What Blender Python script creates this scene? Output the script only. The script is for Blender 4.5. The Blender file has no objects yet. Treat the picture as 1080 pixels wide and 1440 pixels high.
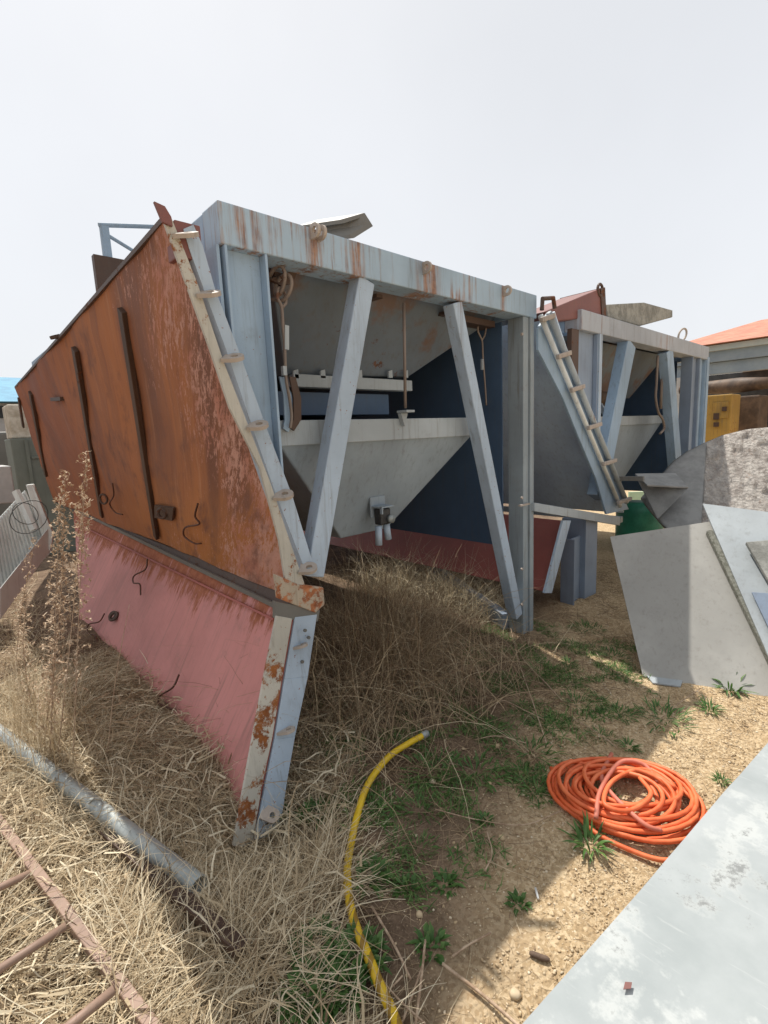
import bpy, bmesh, math, random
import numpy as np
from mathutils import Vector, noise
random.seed(7); rng = np.random.default_rng(7)
D2R = math.radians
scene = bpy.context.scene
COL = scene.collection

# ------------------------------------------------------------------ camera geometry
F_PX, H_CAM = 690.0, 1.6
roll = math.atan(0.045)
pitch = math.atan((720-611)*math.cos(roll)/F_PX)
az = D2R(47.4)
fw = Vector((math.cos(az)*math.cos(pitch), math.sin(az)*math.cos(pitch), -math.sin(pitch)))
r0 = Vector((math.sin(az), -math.cos(az), 0)); u0 = r0.cross(fw)
rt = math.cos(roll)*r0 - math.sin(roll)*u0
upv = math.sin(roll)*r0 + math.cos(roll)*u0
CAM = Vector((0, 0, H_CAM))
def ray(x, y): return fw + rt*((x-540)/F_PX) + upv*((720-y)/F_PX)
def at(x, y, ax, v):            # point of the place seen at a photo position, on the plane axis=v
    d = ray(x, y); return CAM + d*((v-CAM[ax])/d[ax])
def dp(x, y, D): return CAM + ray(x, y)*D
def onpl(x, y, p0, n):
    d = ray(x, y); return CAM + d*((Vector(p0)-CAM).dot(n)/d.dot(n))

# ------------------------------------------------------------------ node helpers
class NT:
    def __init__(s, name):
        s.m = bpy.data.materials.new(name); s.m.use_nodes = True
        s.t = s.m.node_tree; s.t.nodes.clear()
        s.out = s.n('ShaderNodeOutputMaterial'); s.b = s.n('ShaderNodeBsdfPrincipled')
        s.l(s.b.outputs[0], s.out.inputs[0])
        tc = s.n('ShaderNodeTexCoord'); s.co = tc.outputs['Object']; s.gen = tc.outputs['Generated']
    def n(s, t, **k):
        nd = s.t.nodes.new(t)
        for a, v in k.items(): setattr(nd, a, v)
        return nd
    def l(s, a, b): s.t.links.new(a, b)
    def _in(s, sock, v):
        if isinstance(v, bpy.types.NodeSocket): s.l(v, sock)
        elif v is not None:
            if sock.type == 'RGBA' and len(v) == 3: v = (*v, 1)
            sock.default_value = v
    def mapping(s, scale, loc=(0,0,0), rot=(0,0,0)):
        m = s.n('ShaderNodeMapping'); s.l(s.co, m.inputs['Vector'])
        m.inputs['Scale'].default_value = scale; m.inputs['Location'].default_value = loc; m.inputs['Rotation'].default_value = rot
        return m.outputs[0]
    def noise(s, scale=5, detail=6, rough=.6, vec=None, dist=0):
        n = s.n('ShaderNodeTexNoise'); s._in(n.inputs['Vector'], vec or s.co)
        n.inputs['Scale'].default_value = scale; n.inputs['Detail'].default_value = detail
        n.inputs['Roughness'].default_value = rough; n.inputs['Distortion'].default_value = dist
        return n.outputs['Fac']
    def vor(s, scale=5, vec=None, feature='F1', out='Distance', rnd=1):
        n = s.n('ShaderNodeTexVoronoi', feature=feature); s._in(n.inputs['Vector'], vec or s.co)
        n.inputs['Scale'].default_value = scale; n.inputs['Randomness'].default_value = rnd
        return n.outputs[out]
    def ramp(s, f, lo, hi, a=0., b=1.):
        n = s.n('ShaderNodeMapRange'); n.interpolation_type = 'SMOOTHSTEP'
        s._in(n.inputs[0], f); n.inputs[1].default_value = lo; n.inputs[2].default_value = hi
        n.inputs[3].default_value = a; n.inputs[4].default_value = b
        return n.outputs[0]
    def math(s, op, a, b=0., clamp=False):
        n = s.n('ShaderNodeMath', operation=op); n.use_clamp = clamp
        s._in(n.inputs[0], a); s._in(n.inputs[1], b); return n.outputs[0]
    def mix(s, f, a, b, mode='MIX'):
        n = s.n('ShaderNodeMix', data_type='RGBA', blend_type=mode)
        s._in(n.inputs[0], f); s._in(n.inputs[6], a); s._in(n.inputs[7], b); return n.outputs[2]
    def xyz(s):
        n = s.n('ShaderNodeSeparateXYZ'); s.l(s.co, n.inputs[0]); return n.outputs
    def bump(s, h, strength=.3, dist=.01):
        n = s.n('ShaderNodeBump'); s._in(n.inputs['Height'], h)
        n.inputs['Strength'].default_value = strength; n.inputs['Distance'].default_value = dist
        s.l(n.outputs[0], s.b.inputs['Normal'])
    def fin(s, col, rough=.6, metal=0., spec=.4):
        s._in(s.b.inputs['Base Color'], col); s._in(s.b.inputs['Roughness'], rough)
        s._in(s.b.inputs['Metallic'], metal); s.b.inputs['Specular IOR Level'].default_value = spec
        return s.m

def paint(name, base, rust=.3, streak=.3, dirt=.3, rc=((.20,.065,.022),(.33,.12,.035)), zr=None, rough=.55, chip=.3, base2=None, sx=30, xs=()):
    """old painted steel: rust blooms, runs down the face, chips and dirt"""
    t = NT(name)
    big = t.noise(1.3, 5, .6)
    c = t.mix(t.ramp(big, .3, .7), tuple(v*.80 for v in base), tuple(min(1, v*1.12) for v in base))
    if base2: c = t.mix(t.ramp(t.noise(2.2, 6, .65), .5, .62), c, base2)
    st = t.noise(1, 7, .7, t.mapping((sx, 30, 1.5)))                   # runs
    c = t.mix(t.math('MULTIPLY', t.ramp(st, .5, .75), dirt), c, (.12,.10,.075))
    dm = t.noise(7, 8, .75)
    c = t.mix(t.math('MULTIPLY', t.ramp(dm, .55, .8), dirt*.8), c, (.16,.14,.11))
    rcol = t.mix(t.ramp(t.noise(17, 6, .7), .35, .65), rc[0], rc[1])
    m1 = t.ramp(t.math('ADD', t.math('MULTIPLY', st, .6), t.math('MULTIPLY', big, .5)), .80-.3*streak, .93-.25*streak)
    m1 = t.math('MULTIPLY', m1, min(1, .25+streak))
    m2 = t.ramp(t.math('ADD', t.math('MULTIPLY', t.noise(9, 9, .78), .7), t.math('MULTIPLY', t.noise(1.9, 3, .5), .4)), .80-.28*rust, .83-.26*rust)
    m3 = t.math('MULTIPLY', t.ramp(t.noise(55, 5, .7), .70-.06*chip, .73-.06*chip), min(1., chip*2))
    m = t.math('MAXIMUM', t.math('MAXIMUM', m1, m2), m3)
    if zr:                                                              # more rust towards zr[1]
        nz_ = t.math('ADD', t.math('MULTIPLY', t.noise(7, 9, .8, t.mapping((.4,1.6,.45))), .65), t.math('MULTIPLY', t.noise(1, 7, .7, t.mapping((.4,14,1.0))), .35))
        g = t.ramp(t.math('ADD', nz_, t.ramp(t.xyz()[2], zr[0], zr[1], 0, zr[2])), .66, .76, 0, .9)
        m = t.math('MAXIMUM', m, g)
    for x0, w0 in xs:                                                   # runs below the lugs
        d = t.math('ABSOLUTE', t.math('SUBTRACT', t.xyz()[0], x0))
        m = t.math('MAXIMUM', m, t.math('MULTIPLY', t.ramp(d, w0*.3, w0, .9, 0), t.ramp(st, .38, .55)))
    c = t.mix(m, c, rcol)
    t.bump(t.math('ADD', t.math('MULTIPLY', m, -.5), t.math('MULTIPLY', t.noise(40, 6, .7), .6)), .35, .004)
    return t.fin(c, t.ramp(m, 0, 1, rough, .92))

M = {}
def F1_(x): return at(x, 300, 1, 1.963).x
M['frame'] = paint('frame_paint', (.31,.42,.54), .3, .4, .5, chip=.5)
M['beam'] = paint('beam_paint', (.35,.46,.56), .22, .72, .55, rc=((.20,.09,.05),(.38,.20,.11)), chip=.3, xs=[(F1_(x), w) for x, w in ((441,.05),(600,.13),(708,.035),(500,.06))])
M['pale'] = paint('pale_paint', (.40,.49,.59), .32, .35, .5, chip=.85)
M['flake'] = paint('flaking_cream_paint', (.50,.48,.42), .75, .3, .4, chip=.8)
M['post'] = paint('post_paint', (.30,.35,.38), .25, .6, .7, rc=((.20,.12,.06),(.30,.22,.12)))
M['side2'] = paint('blue_side_panel_paint', (.66,.79,.97), .05, .15, .3, chip=.1)
M['beam2'] = paint('pinkish_grey_beam_paint', (.38,.41,.45), .3, .6, .5, rc=((.25,.12,.09),(.36,.22,.17)))
M['blue'] = paint('blue_grey_paint', (.25,.31,.40), .05, .1, .25, chip=.1)
M['navy'] = paint('navy_paint', (.07,.12,.20), .1, .2, .3, chip=.1)
M['hopper'] = paint('hopper_paint', (.32,.38,.43), .1, .3, .4, chip=.2)
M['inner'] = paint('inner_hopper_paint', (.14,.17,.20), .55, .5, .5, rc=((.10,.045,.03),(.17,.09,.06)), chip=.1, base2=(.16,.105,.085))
M['cream'] = paint('cream_steel', (.40,.445,.47), .3, .5, .5, chip=.4)
M['redbox'] = paint('faded_red_paint', (.21,.085,.075), .35, .5, .5)
M['pink'] = paint('pink_primer', (.56,.235,.215), .16, .2, .45, sx=1.5, rc=((.25,.075,.03),(.36,.13,.06)), zr=(.25,.78,.30), chip=.35)
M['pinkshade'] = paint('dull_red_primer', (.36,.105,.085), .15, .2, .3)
M['dark'] = paint('rusty_dark_steel', (.085,.05,.035), .7, .5, .3, rc=((.08,.035,.02),(.17,.07,.035)))
M['rod'] = paint('rusty_rod', (.24,.19,.16), .6, .4, .5, rc=((.12,.06,.04),(.22,.11,.07)))
M['wire'] = paint('rusty_wire', (.09,.035,.02), .8, .1, .2, rc=((.09,.035,.02),(.16,.06,.03)))
M['grime'] = paint('grey_grimy_steel', (.17,.165,.15), .3, .4, .5)
M['rustend'] = paint('orange_rusted_pad', (.45,.38,.29), 1.0, .6, .5, rc=((.22,.07,.03),(.48,.19,.08)), chip=.8)
M['clamp'] = paint('rusty_cream_clamp', (.42,.36,.31), .5, .3, .5, rc=((.2,.08,.05),(.3,.13,.08)))
M['rebar'] = paint('pinkish_rusty_bar', (.33,.22,.165), .45, .2, .4, rc=((.22,.09,.05),(.38,.19,.12)))

def m_upper():                       # the big rust-eaten side panel
    t = NT('rusted_side_panel'); X = t.xyz(); cb = t.n('ShaderNodeCombineXYZ')   # runs follow the skewed ribs
    t.l(X[0], cb.inputs[0]); t.l(t.math('ADD', X[1], t.math('MULTIPLY', X[2], .9)), cb.inputs[1]); t.l(X[2], cb.inputs[2]); o_co = t.co; t.co = cb.outputs[0]
    run = t.noise(1, 8, .65, t.mapping((.15, 1.9, .22)))
    fine = t.noise(1, 8, .7, t.mapping((.9, 30, 1.6)))
    c = t.mix(t.ramp(run, .38, .62), (.20,.085,.052), (.43,.17,.07))
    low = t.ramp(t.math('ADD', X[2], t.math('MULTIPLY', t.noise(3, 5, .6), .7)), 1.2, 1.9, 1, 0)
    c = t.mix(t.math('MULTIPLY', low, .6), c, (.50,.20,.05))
    c = t.mix(t.math('MULTIPLY', t.ramp(fine, .48, .72), .35), c, (.26,.07,.04))
    c = t.mix(t.math('MULTIPLY', t.ramp(t.noise(1, 6, .7, t.mapping((.3, 9, .5), (3,1,0))), .58, .74), .5), c, (.60,.33,.20))
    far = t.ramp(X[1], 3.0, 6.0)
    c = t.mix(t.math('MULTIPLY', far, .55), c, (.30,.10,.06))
    # pink primer surviving along the near edge and the bottom
    nb = t.math('ADD', t.ramp(X[1], 2.05, 3.1, 1, 0), t.math('MULTIPLY', t.ramp(X[2], .75, 1.3, 1, 0), t.ramp(X[1], 2.6, 5.0, .8, .1)))
    fl = t.math('ADD', t.noise(34, 10, .85, t.mapping((.45, 1, .45))), t.math('MULTIPLY', nb, .145))
    fl = t.math('ADD', fl, t.math('MULTIPLY', t.math('SUBTRACT', t.noise(4, 4, .6), .5), .25))
    pk = t.ramp(fl, .625, .66)
    c = t.mix(pk, c, t.mix(t.ramp(t.noise(6, 4, .5), .4, .6), (.50,.22,.155), (.57,.31,.24)))
    pat = t.ramp(t.noise(2.6, 8, .7, t.mapping((.5,1.3,1.1), (2,7,1))), .5, .68)
    c = t.mix(t.math('MULTIPLY', pat, .8), c, (.19,.085,.06))
    gr = t.ramp(t.noise(2.0, 6, .7, t.mapping((.2,1.5,.3), (8,2,4))), .6, .72)
    c = t.mix(t.math('MULTIPLY', gr, .5), c, (.20,.13,.11))
    t.bump(t.math('ADD', t.math('MULTIPLY', pk, .4), t.noise(60, 6, .75)), .4, .004)
    return t.fin(c, t.ramp(run, .3, .7, .55, .85))
M['upper'] = m_upper()

def m_simple(name, c1, c2, scale=8, rough=.7, bump=.3, bd=.01, metal=0, bs=None, spec=.4):
    t = NT(name)
    c = t.mix(t.ramp(t.noise(scale, 7, .7), .35, .65), c1, c2)
    t.bump(t.noise(bs or scale*5, 7, .75), bump, bd)
    return t.fin(c, rough, metal, spec)

def m_ground():
    t = NT('ground_soil'); X = t.xyz()
    soil = t.mix(t.ramp(t.noise(3, 8, .7), .35, .65), (.125,.085,.058), (.25,.175,.12))  # own brown, lowered further to deepen the shaded side of the plot
    grain = t.vor(150); g2 = t.vor(60)
    soil = t.mix(t.ramp(t.noise(70, 5, .8), .5, .75), soil, (.38,.28,.19))
    soil = t.mix(t.math('MULTIPLY', t.ramp(t.noise(28, 6, .75), .55, .7), .6), soil, (.12,.085,.055))
    # sandy gravel side
    sx = t.math('ADD', t.math('SUBTRACT', t.math('MULTIPLY', X[0], .45), X[1]), t.math('MULTIPLY', t.noise(2.5, 5, .6), .5))
    sand = t.mix(t.ramp(t.vor(85, out='Color'), .2, .9), (.46,.33,.19), (.68,.53,.34))
    sand = t.mix(t.math('MULTIPLY', t.ramp(t.noise(5, 7, .7), .5, .7), .55), sand, (.42,.28,.15))
    c = t.mix(t.ramp(sx, -.40, .15), soil, sand)
    cd = t.n('ShaderNodeCameraData')
    h = t.math('ADD', t.math('MULTIPLY', t.ramp(g2, 0, .6, 1, 0), .7), t.math('MULTIPLY', t.noise(35, 8, .8), 1.2))
    t.bump(h, .8, .012)
    return t.fin(c, .95, 0, .15)
M['ground'] = m_ground()

def m_attr(name, stops, rough=.75, trans=.0, spec=.25):
    """blades and leaves: colour from the per-blade 'tint' attribute"""
    t = NT(name); a = t.n('ShaderNodeAttribute', attribute_name='tint')
    r = t.n('ShaderNodeValToRGB'); t.l(a.outputs['Fac'], r.inputs[0])
    el = r.color_ramp.elements
    while len(el) < len(stops): el.new(.5)
    for e, (p, c) in zip(el, stops): e.position = p; e.color = (*c, 1)
    c = t.mix(t.ramp(t.noise(30, 4, .6), .3, .7, 0, .35), r.outputs[0], (.22,.17,.10) if 'leaf' not in name else (.03,.07,.015))
    m = t.fin(c, rough, 0, spec)
    if trans:
        tr = t.n('ShaderNodeBsdfTranslucent'); t.l(c, tr.inputs[0])
        mx = t.n('ShaderNodeMixShader'); mx.inputs[0].default_value = trans
        t.l(t.b.outputs[0], mx.inputs[1]); t.l(tr.outputs[0], mx.inputs[2]); t.l(mx.outputs[0], t.out.inputs[0])
    return m
M['straw'] = m_attr('dry_straw', [(0,(.20,.14,.085)),(.3,(.40,.30,.185)),(.65,(.66,.54,.36)),(1,(.84,.75,.56))], trans=.15)
M['brownstraw'] = m_attr('brown_dry_stalks', [(0,(.11,.07,.045)),(.45,(.28,.19,.12)),(.8,(.52,.39,.24)),(1,(.70,.58,.40))], trans=.15)
M['leaf'] = m_attr('green_leaf', [(0,(.045,.105,.025)),(.5,(.10,.21,.05)),(1,(.24,.36,.11))], rough=.5, trans=.25, spec=.4)
M['seed'] = m_attr('weed_seed_heads', [(0,(.44,.31,.21)),(.5,(.66,.51,.36)),(1,(.82,.68,.52))], trans=.15)
M['stone'] = m_attr('gravel_stone', [(0,(.30,.21,.13)),(.5,(.58,.44,.27)),(1,(.78,.68,.52))], rough=.9)
M['twig'] = m_simple('dry_twig', (.30,.20,.13), (.55,.42,.30), 30, .85)

def m_crust():
    t = NT('concrete_crust')
    n1 = t.noise(9, 9, .75); c = t.mix(t.ramp(n1, .35, .65), (.36,.32,.29), (.62,.58,.53))
    c = t.mix(t.math('MULTIPLY', t.ramp(t.noise(1, 6, .7, t.mapping((20, 20, 2))), .55, .7), .6), c, (.27,.16,.11))
    c = t.mix(t.ramp(t.vor(30), .0, .25, .6, 0), c, (.17,.14,.12))
    t.bump(t.math('ADD', t.noise(22, 9, .8), t.math('MULTIPLY', t.vor(26), .8)), 1., .03)
    return t.fin(c, .95, 0, .2)
M['crust'] = m_crust()
M['crustsm'] = m_simple('smooth_cement_shade', (.21,.21,.205), (.30,.30,.29), 5, .7, .25, .01)  # smoother cement, darkened by the shadow painted on the shell's left part
M['plate'] = paint('warm_grey_plate', (.40,.39,.36), .03, .1, .28, chip=.15)
M['plateblue'] = paint('pale_blue_plate', (.44,.48,.50), .05, .1, .3, chip=.2)
M['slab'] = m_simple('cement_board', (.22,.22,.20), (.38,.38,.35), 9, .9, .8)
M['slabedge'] = m_simple('crusted_edge', (.20,.20,.16), (.42,.42,.36), 40, .95, 1., .02)

def m_zinc():
    t = NT('weathered_zinc_sheet'); X = t.xyz()
    c = t.mix(t.ramp(t.noise(1.6, 7, .6), .3, .7), (.29,.32,.325), (.43,.455,.46))
    c = t.mix(t.math('MULTIPLY', t.ramp(t.noise(5, 7, .65), .52, .62), .7), c, (.50,.52,.51))
    d = t.ramp(t.math('ADD', t.noise(5, 9, .75), t.math('MULTIPLY', t.noise(1.7, 2, .5, t.mapping((1,1,1),(.3,2.2,0))), .5)), .86, .95)
    c = t.mix(t.math('MULTIPLY', d, .7), c, (.12,.125,.125))
    c = t.mix(t.ramp(t.noise(26, 6, .7), .73, .75), c, (.04,.045,.045))
    c = t.mix(t.math('MULTIPLY', t.ramp(t.noise(1, 6, .7, t.mapping((40, 4, 1), rot=(0,0,.7))), .58, .7), .3), c, (.55,.56,.55))
    t.bump(t.noise(6, 7, .6), .15, .01)
    return t.fin(c, t.ramp(d, 0, 1, .5, .65), .0, .35)
M['zinc'] = m_zinc()
M['galv'] = m_simple('galvanised_pipe', (.30,.33,.33), (.44,.47,.45), 6, .45, .1, .002, .35)
M['orange'] = m_simple('orange_rubber', (.68,.12,.035), (.82,.21,.08), 9, .5, .1, .003)
M['orangedull'] = m_simple('dusty_orange_rubber', (.55,.16,.10), (.60,.20,.14), 20, .6, .1, .003)
def m_yellow():
    t = NT('yellow_hose_rubber')
    c = t.mix(t.ramp(t.noise(9, 5, .6), .4, .7), (.72,.48,.02), (.60,.40,.03))
    w = t.n('ShaderNodeTexWave', wave_type='BANDS'); t.l(t.mapping((1,1,1), rot=(0,.2,.9)), w.inputs['Vector'])
    w.inputs['Scale'].default_value = 9; w.inputs['Distortion'].default_value = 3; w.inputs['Detail'].default_value = 3
    lowm = t.ramp(t.xyz()[1], 1.15, 1.30, 1, 0)
    c = t.mix(t.math('MULTIPLY', t.math('MULTIPLY', t.ramp(w.outputs['Fac'], .45, .6), lowm), .75), c, (.17,.085,.03))
    c = t.mix(t.math('MULTIPLY', t.ramp(t.noise(30, 6, .7), .6, .7), .5), c, (.2,.12,.04))
    return t.fin(c, .4)
M['yellow'] = m_yellow()
M['yellowpaint'] = paint('yellow_machine_paint', (.42,.25,.055), .6, .6, .8)
def m_tile():
    t = NT('red_roof_tiles')
    c = t.mix(t.ramp(t.noise(3, 5, .6), .3, .7), (.50,.20,.14), (.66,.30,.20))
    w = t.n('ShaderNodeTexWave', bands_direction='Z'); t.l(t.co, w.inputs['Vector']); w.inputs['Scale'].default_value = 4; w.inputs['Distortion'].default_value = 1
    c = t.mix(t.math('MULTIPLY', w.outputs['Fac'], .35), c, (.28,.12,.09))
    t.bump(w.outputs['Fac'], .6, .05); return t.fin(c, .85)
M['tile'] = m_tile()
M['tilewhite'] = m_simple('white_marker', (.8,.8,.78), (.7,.7,.68), 10)
M['bluewall'] = m_simple('blue_grey_render', (.24,.30,.36), (.30,.36,.41), 1.5, .9)
M['teal'] = m_simple('pale_teal_fascia', (.42,.52,.54), (.5,.58,.58), 2, .8)
M['blueroof'] = m_simple('blue_sheet_roof', (.05,.22,.36), (.08,.30,.45), 3, .6)
M['plaster'] = m_simple('grey_plaster', (.42,.42,.41), (.55,.55,.54), 2, .9)
M['shadewin'] = m_simple('dark_opening', (.03,.035,.04), (.06,.065,.07), 4, .4)
M['traypale'] = paint('pale_tray_steel', (.68,.70,.68), .04, .1, .4, chip=.15)
M['cabinet'] = paint('grey_green_cabinet', (.20,.215,.18), .1, .3, .4)
M['ochre'] = m_simple('weathered_ochre_block', (.42,.36,.27), (.66,.60,.50), 6, .9, .5)
M['brown'] = m_simple('brown_drum', (.07,.045,.03), (.15,.095,.06), 3, .6)
M['green'] = m_simple('green_drum_paint', (.02,.16,.10), (.04,.26,.16), 4, .4)
M['mint'] = m_simple('mint_sheet', (.42,.62,.46), (.52,.70,.54), 2, .7)
M['ribbed'] = paint('weathered_tray_steel', (.46,.46,.42), .12, .35, .45)
M['black'] = m_simple('black_fitting', (.02,.02,.022), (.05,.05,.05), 10, .5)
M['debris'] = m_simple('debris_brown', (.09,.06,.045), (.16,.11,.08), 20, .9)
M['wiredark'] = m_simple('dark_cable', (.03,.03,.03), (.06,.06,.055), 20, .6)

# ------------------------------------------------------------------ object helpers
def mesh_obj(name, verts, faces, mat, parent=None, smooth=False, bevel=0):
    me = bpy.data.meshes.new(name); me.from_pydata([tuple(v) for v in verts], [], faces); me.validate()
    o = bpy.data.objects.new(name, me); COL.objects.link(o)
    me.materials.append(M[mat] if isinstance(mat, str) else mat)
    if smooth: me.shade_smooth()
    b = bmesh.new(); b.from_mesh(me); bmesh.ops.recalc_face_normals(b, faces=b.faces); b.to_mesh(me); b.free()
    if parent: o.parent = parent
    if bevel:
        md = o.modifiers.new('bevel', 'BEVEL'); md.width = bevel; md.segments = 2; md.limit_method = 'ANGLE'; md.angle_limit = D2R(40)
    return o
def tag(o, label, cat, group=None, kind=None):
    if label: o['label'] = label
    if cat: o['category'] = cat
    if group: o['group'] = group
    if kind: o['kind'] = kind
    return o
def thing(name, label, cat, loc=(0,0,0), group=None):
    # the empty marks the thing; parts keep world coordinates, so the root stays at the origin unless copied
    o = bpy.data.objects.new(name, None); COL.objects.link(o); o.location = loc
    return tag(o, label, cat, group)
class G:
    """collects shapes into one mesh"""
    def __init__(s): s.v = []; s.f = []
    def add(s, v, f):
        k = len(s.v); s.v += [Vector(p) for p in v]; s.f += [tuple(i+k for i in q) for q in f]; return s
    def prism(s, prof, a, b, u, w):
        """profile points (p,q) along axes u,w swept from a to b"""
        a, b, u, w = map(Vector, (a, b, u, w)); n = len(prof)
        v = [a+u*p+w*q for p, q in prof] + [b+u*p+w*q for p, q in prof]
        f = [(i, (i+1) % n, (i+1) % n+n, i+n) for i in range(n)]
        return s.add(v, f+[tuple(range(n))[::-1], tuple(range(n, 2*n))])
    def bar(s, a, b, w, h, up=(0,0,1)):
        a, b, up = map(Vector, (a, b, up)); d = (b-a).normalized()
        if abs(d.dot(up)) > .999: up = Vector((0,1,0))
        x = d.cross(up).normalized(); y = x.cross(d)
        return s.prism([(-w/2,-h/2),(w/2,-h/2),(w/2,h/2),(-w/2,h/2)], a, b, x, y)
    def box(s, lo, hi):
        (x0,y0,z0),(x1,y1,z1) = lo, hi
        v = [(x0,y0,z0),(x1,y0,z0),(x1,y1,z0),(x0,y1,z0),(x0,y0,z1),(x1,y0,z1),(x1,y1,z1),(x0,y1,z1)]
        return s.add(v, [(0,3,2,1),(4,5,6,7),(0,1,5,4),(1,2,6,5),(2,3,7,6),(3,0,4,7)])
    def chan(s, a, b, x, y, w, d, t=.008):
        """C channel: web in x (width w), flanges reach d along y"""
        p = [(-w/2,0),(w/2,0),(w/2,d),(w/2-t,d),(w/2-t,t),(-w/2+t,t),(-w/2+t,d),(-w/2,d)]
        return s.prism(p, a, b, x, y)
    def slab(s, pts, off):
        """polygon thickened by vector off"""
        off = Vector(off); n = len(pts); p = [Vector(q) for q in pts]
        return s.add(p+[q+off for q in p], [tuple(range(n))[::-1], tuple(range(n, 2*n))]+[(i,(i+1)%n,(i+1)%n+n,i+n) for i in range(n)])
    def tube(s, pts, r, n=8, cap=True, close=False):
        pts = [Vector(p) for p in pts]; m = len(pts); k = len(s.v); ref = None
        for i, p in enumerate(pts):
            if close: d = pts[(i+1) % m]-pts[i-1]
            else: d = pts[min(i+1, m-1)]-pts[max(i-1, 0)]
            d.normalize()
            if ref is None: ref = d.orthogonal().normalized()
            ref = (ref-d*ref.dot(d)).normalized(); y = d.cross(ref)
            rr = r[i] if isinstance(r, (list, tuple)) else r
            for j in range(n):
                a = 2*math.pi*j/n; s.v.append(p+ref*(math.cos(a)*rr)+y*(math.sin(a)*rr))
        for i in range(m if close else m-1):
            i2 = (i+1) % m
            for j in range(n): s.f.append((k+i*n+j, k+i*n+(j+1)%n, k+i2*n+(j+1)%n, k+i2*n+j))
        if cap and not close:
            s.f.append(tuple(k+j for j in range(n))[::-1]); s.f.append(tuple(k+(m-1)*n+j for j in range(n)))
        return s
    def lug(s, c, nrm, out, r=.028, th=.012, back=.03, hole=.4):
        """flat round-ended tab with a hole"""
        c, nrm, out = Vector(c), Vector(nrm).normalized(), Vector(out); out = (out-nrm*out.dot(nrm)).normalized(); sd = nrm.cross(out)
        N = 20; O = []; I = []
        for j in range(N):
            a = 2*math.pi*j/N; ca, sa = math.cos(a), math.sin(a)
            o_ = out*(ca*r)+sd*(sa*r)
            if ca < -.01: o_ = out*(-back*min(1, abs(ca)*2.2))+sd*(max(-1, min(1, sa*1.25))*r)
            O.append(o_); I.append(out*(ca*r*hole)+sd*(sa*r*hole))
        v = []
        for z in (-th/2, th/2): v += [c+p+nrm*z for p in O]+[c+p+nrm*z for p in I]
        f = []
        for j in range(N):
            k = (j+1) % N
            f += [(j,k,N+k,N+j), (2*N+j,3*N+j,3*N+k,2*N+k), (j,2*N+j,2*N+k,k), (N+j,N+k,3*N+k,3*N+j)]
        return s.add(v, f)
    def ring(s, c, nrm, R, r, n=18, sq=(1,1)):
        c, nrm = Vector(c), Vector(nrm).normalized(); a = nrm.orthogonal().normalized(); b = nrm.cross(a)
        return s.tube([c+a*math.cos(2*math.pi*i/n)*R*sq[0]+b*math.sin(2*math.pi*i/n)*R*sq[1] for i in range(n)], r, 8, close=True)
    def out(s, name, mat, parent=None, smooth=False, bevel=0): return mesh_obj(name, s.v, s.f, mat, parent, smooth, bevel)

def panel(name, c, mat, parent, th=.012, nu=36, nv=24, dent=.006, seed=0, ragged=0):
    """bilinear sheet through corners c=[p00,p10,p11,p01], gently dented, with thickness"""
    p00, p10, p11, p01 = map(Vector, c); nrm = (p10-p00).cross(p01-p00).normalized(); v = []
    for side in (0, 1):
        for j in range(nv+1):
            for i in range(nu+1):
                a, b = i/nu, j/nv
                if ragged and (i in (0, nu) or j in (0, nv)):
                    a += (noise.noise(Vector((i*.7, j*.7, seed)))*ragged) if i in (0, nu) else 0
                    b += (noise.noise(Vector((i*.7, j*.7, seed+9)))*ragged) if j in (0, nv) else 0
                p = (p00*(1-a)+p10*a)*(1-b)+(p01*(1-a)+p11*a)*b
                q = noise.noise(p*1.7+Vector((seed, 0, 0)))*dent+noise.noise(p*5+Vector((0, seed, 0)))*dent*.35
                v.append(p+nrm*(q+side*th))
    W = nu+1; N = W*(nv+1); f = []
    for j in range(nv):
        for i in range(nu):
            a = j*W+i; f += [(a, a+1, a+W+1, a+W), (N+a, N+a+W, N+a+W+1, N+a+1)]
    for i in range(nu): f += [(i, N+i, N+i+1, i+1), (nv*W+i, nv*W+i+1, N+nv*W+i+1, N+nv*W+i)]
    for j in range(nv): a = j*W; b = j*W+nu; f += [(a, a+W, N+a+W, N+a), (b, N+b, N+b+W, b+W)]
    return mesh_obj(name, v, f, mat, parent, smooth=False)

def spline(pts, k=8):
    P = [Vector(p) for p in pts]; P = [P[0]*2-P[1]]+P+[P[-1]*2-P[-2]]; o = []
    for i in range(1, len(P)-2):
        for j in range(k):
            t = j/k; a, b, c, d = P[i-1:i+3]
            o.append(.5*((2*b)+(c-a)*t+(2*a-5*b+4*c-d)*t*t+(3*b-a-3*c+d)*t**3))
    return o+[P[-2]]

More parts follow.
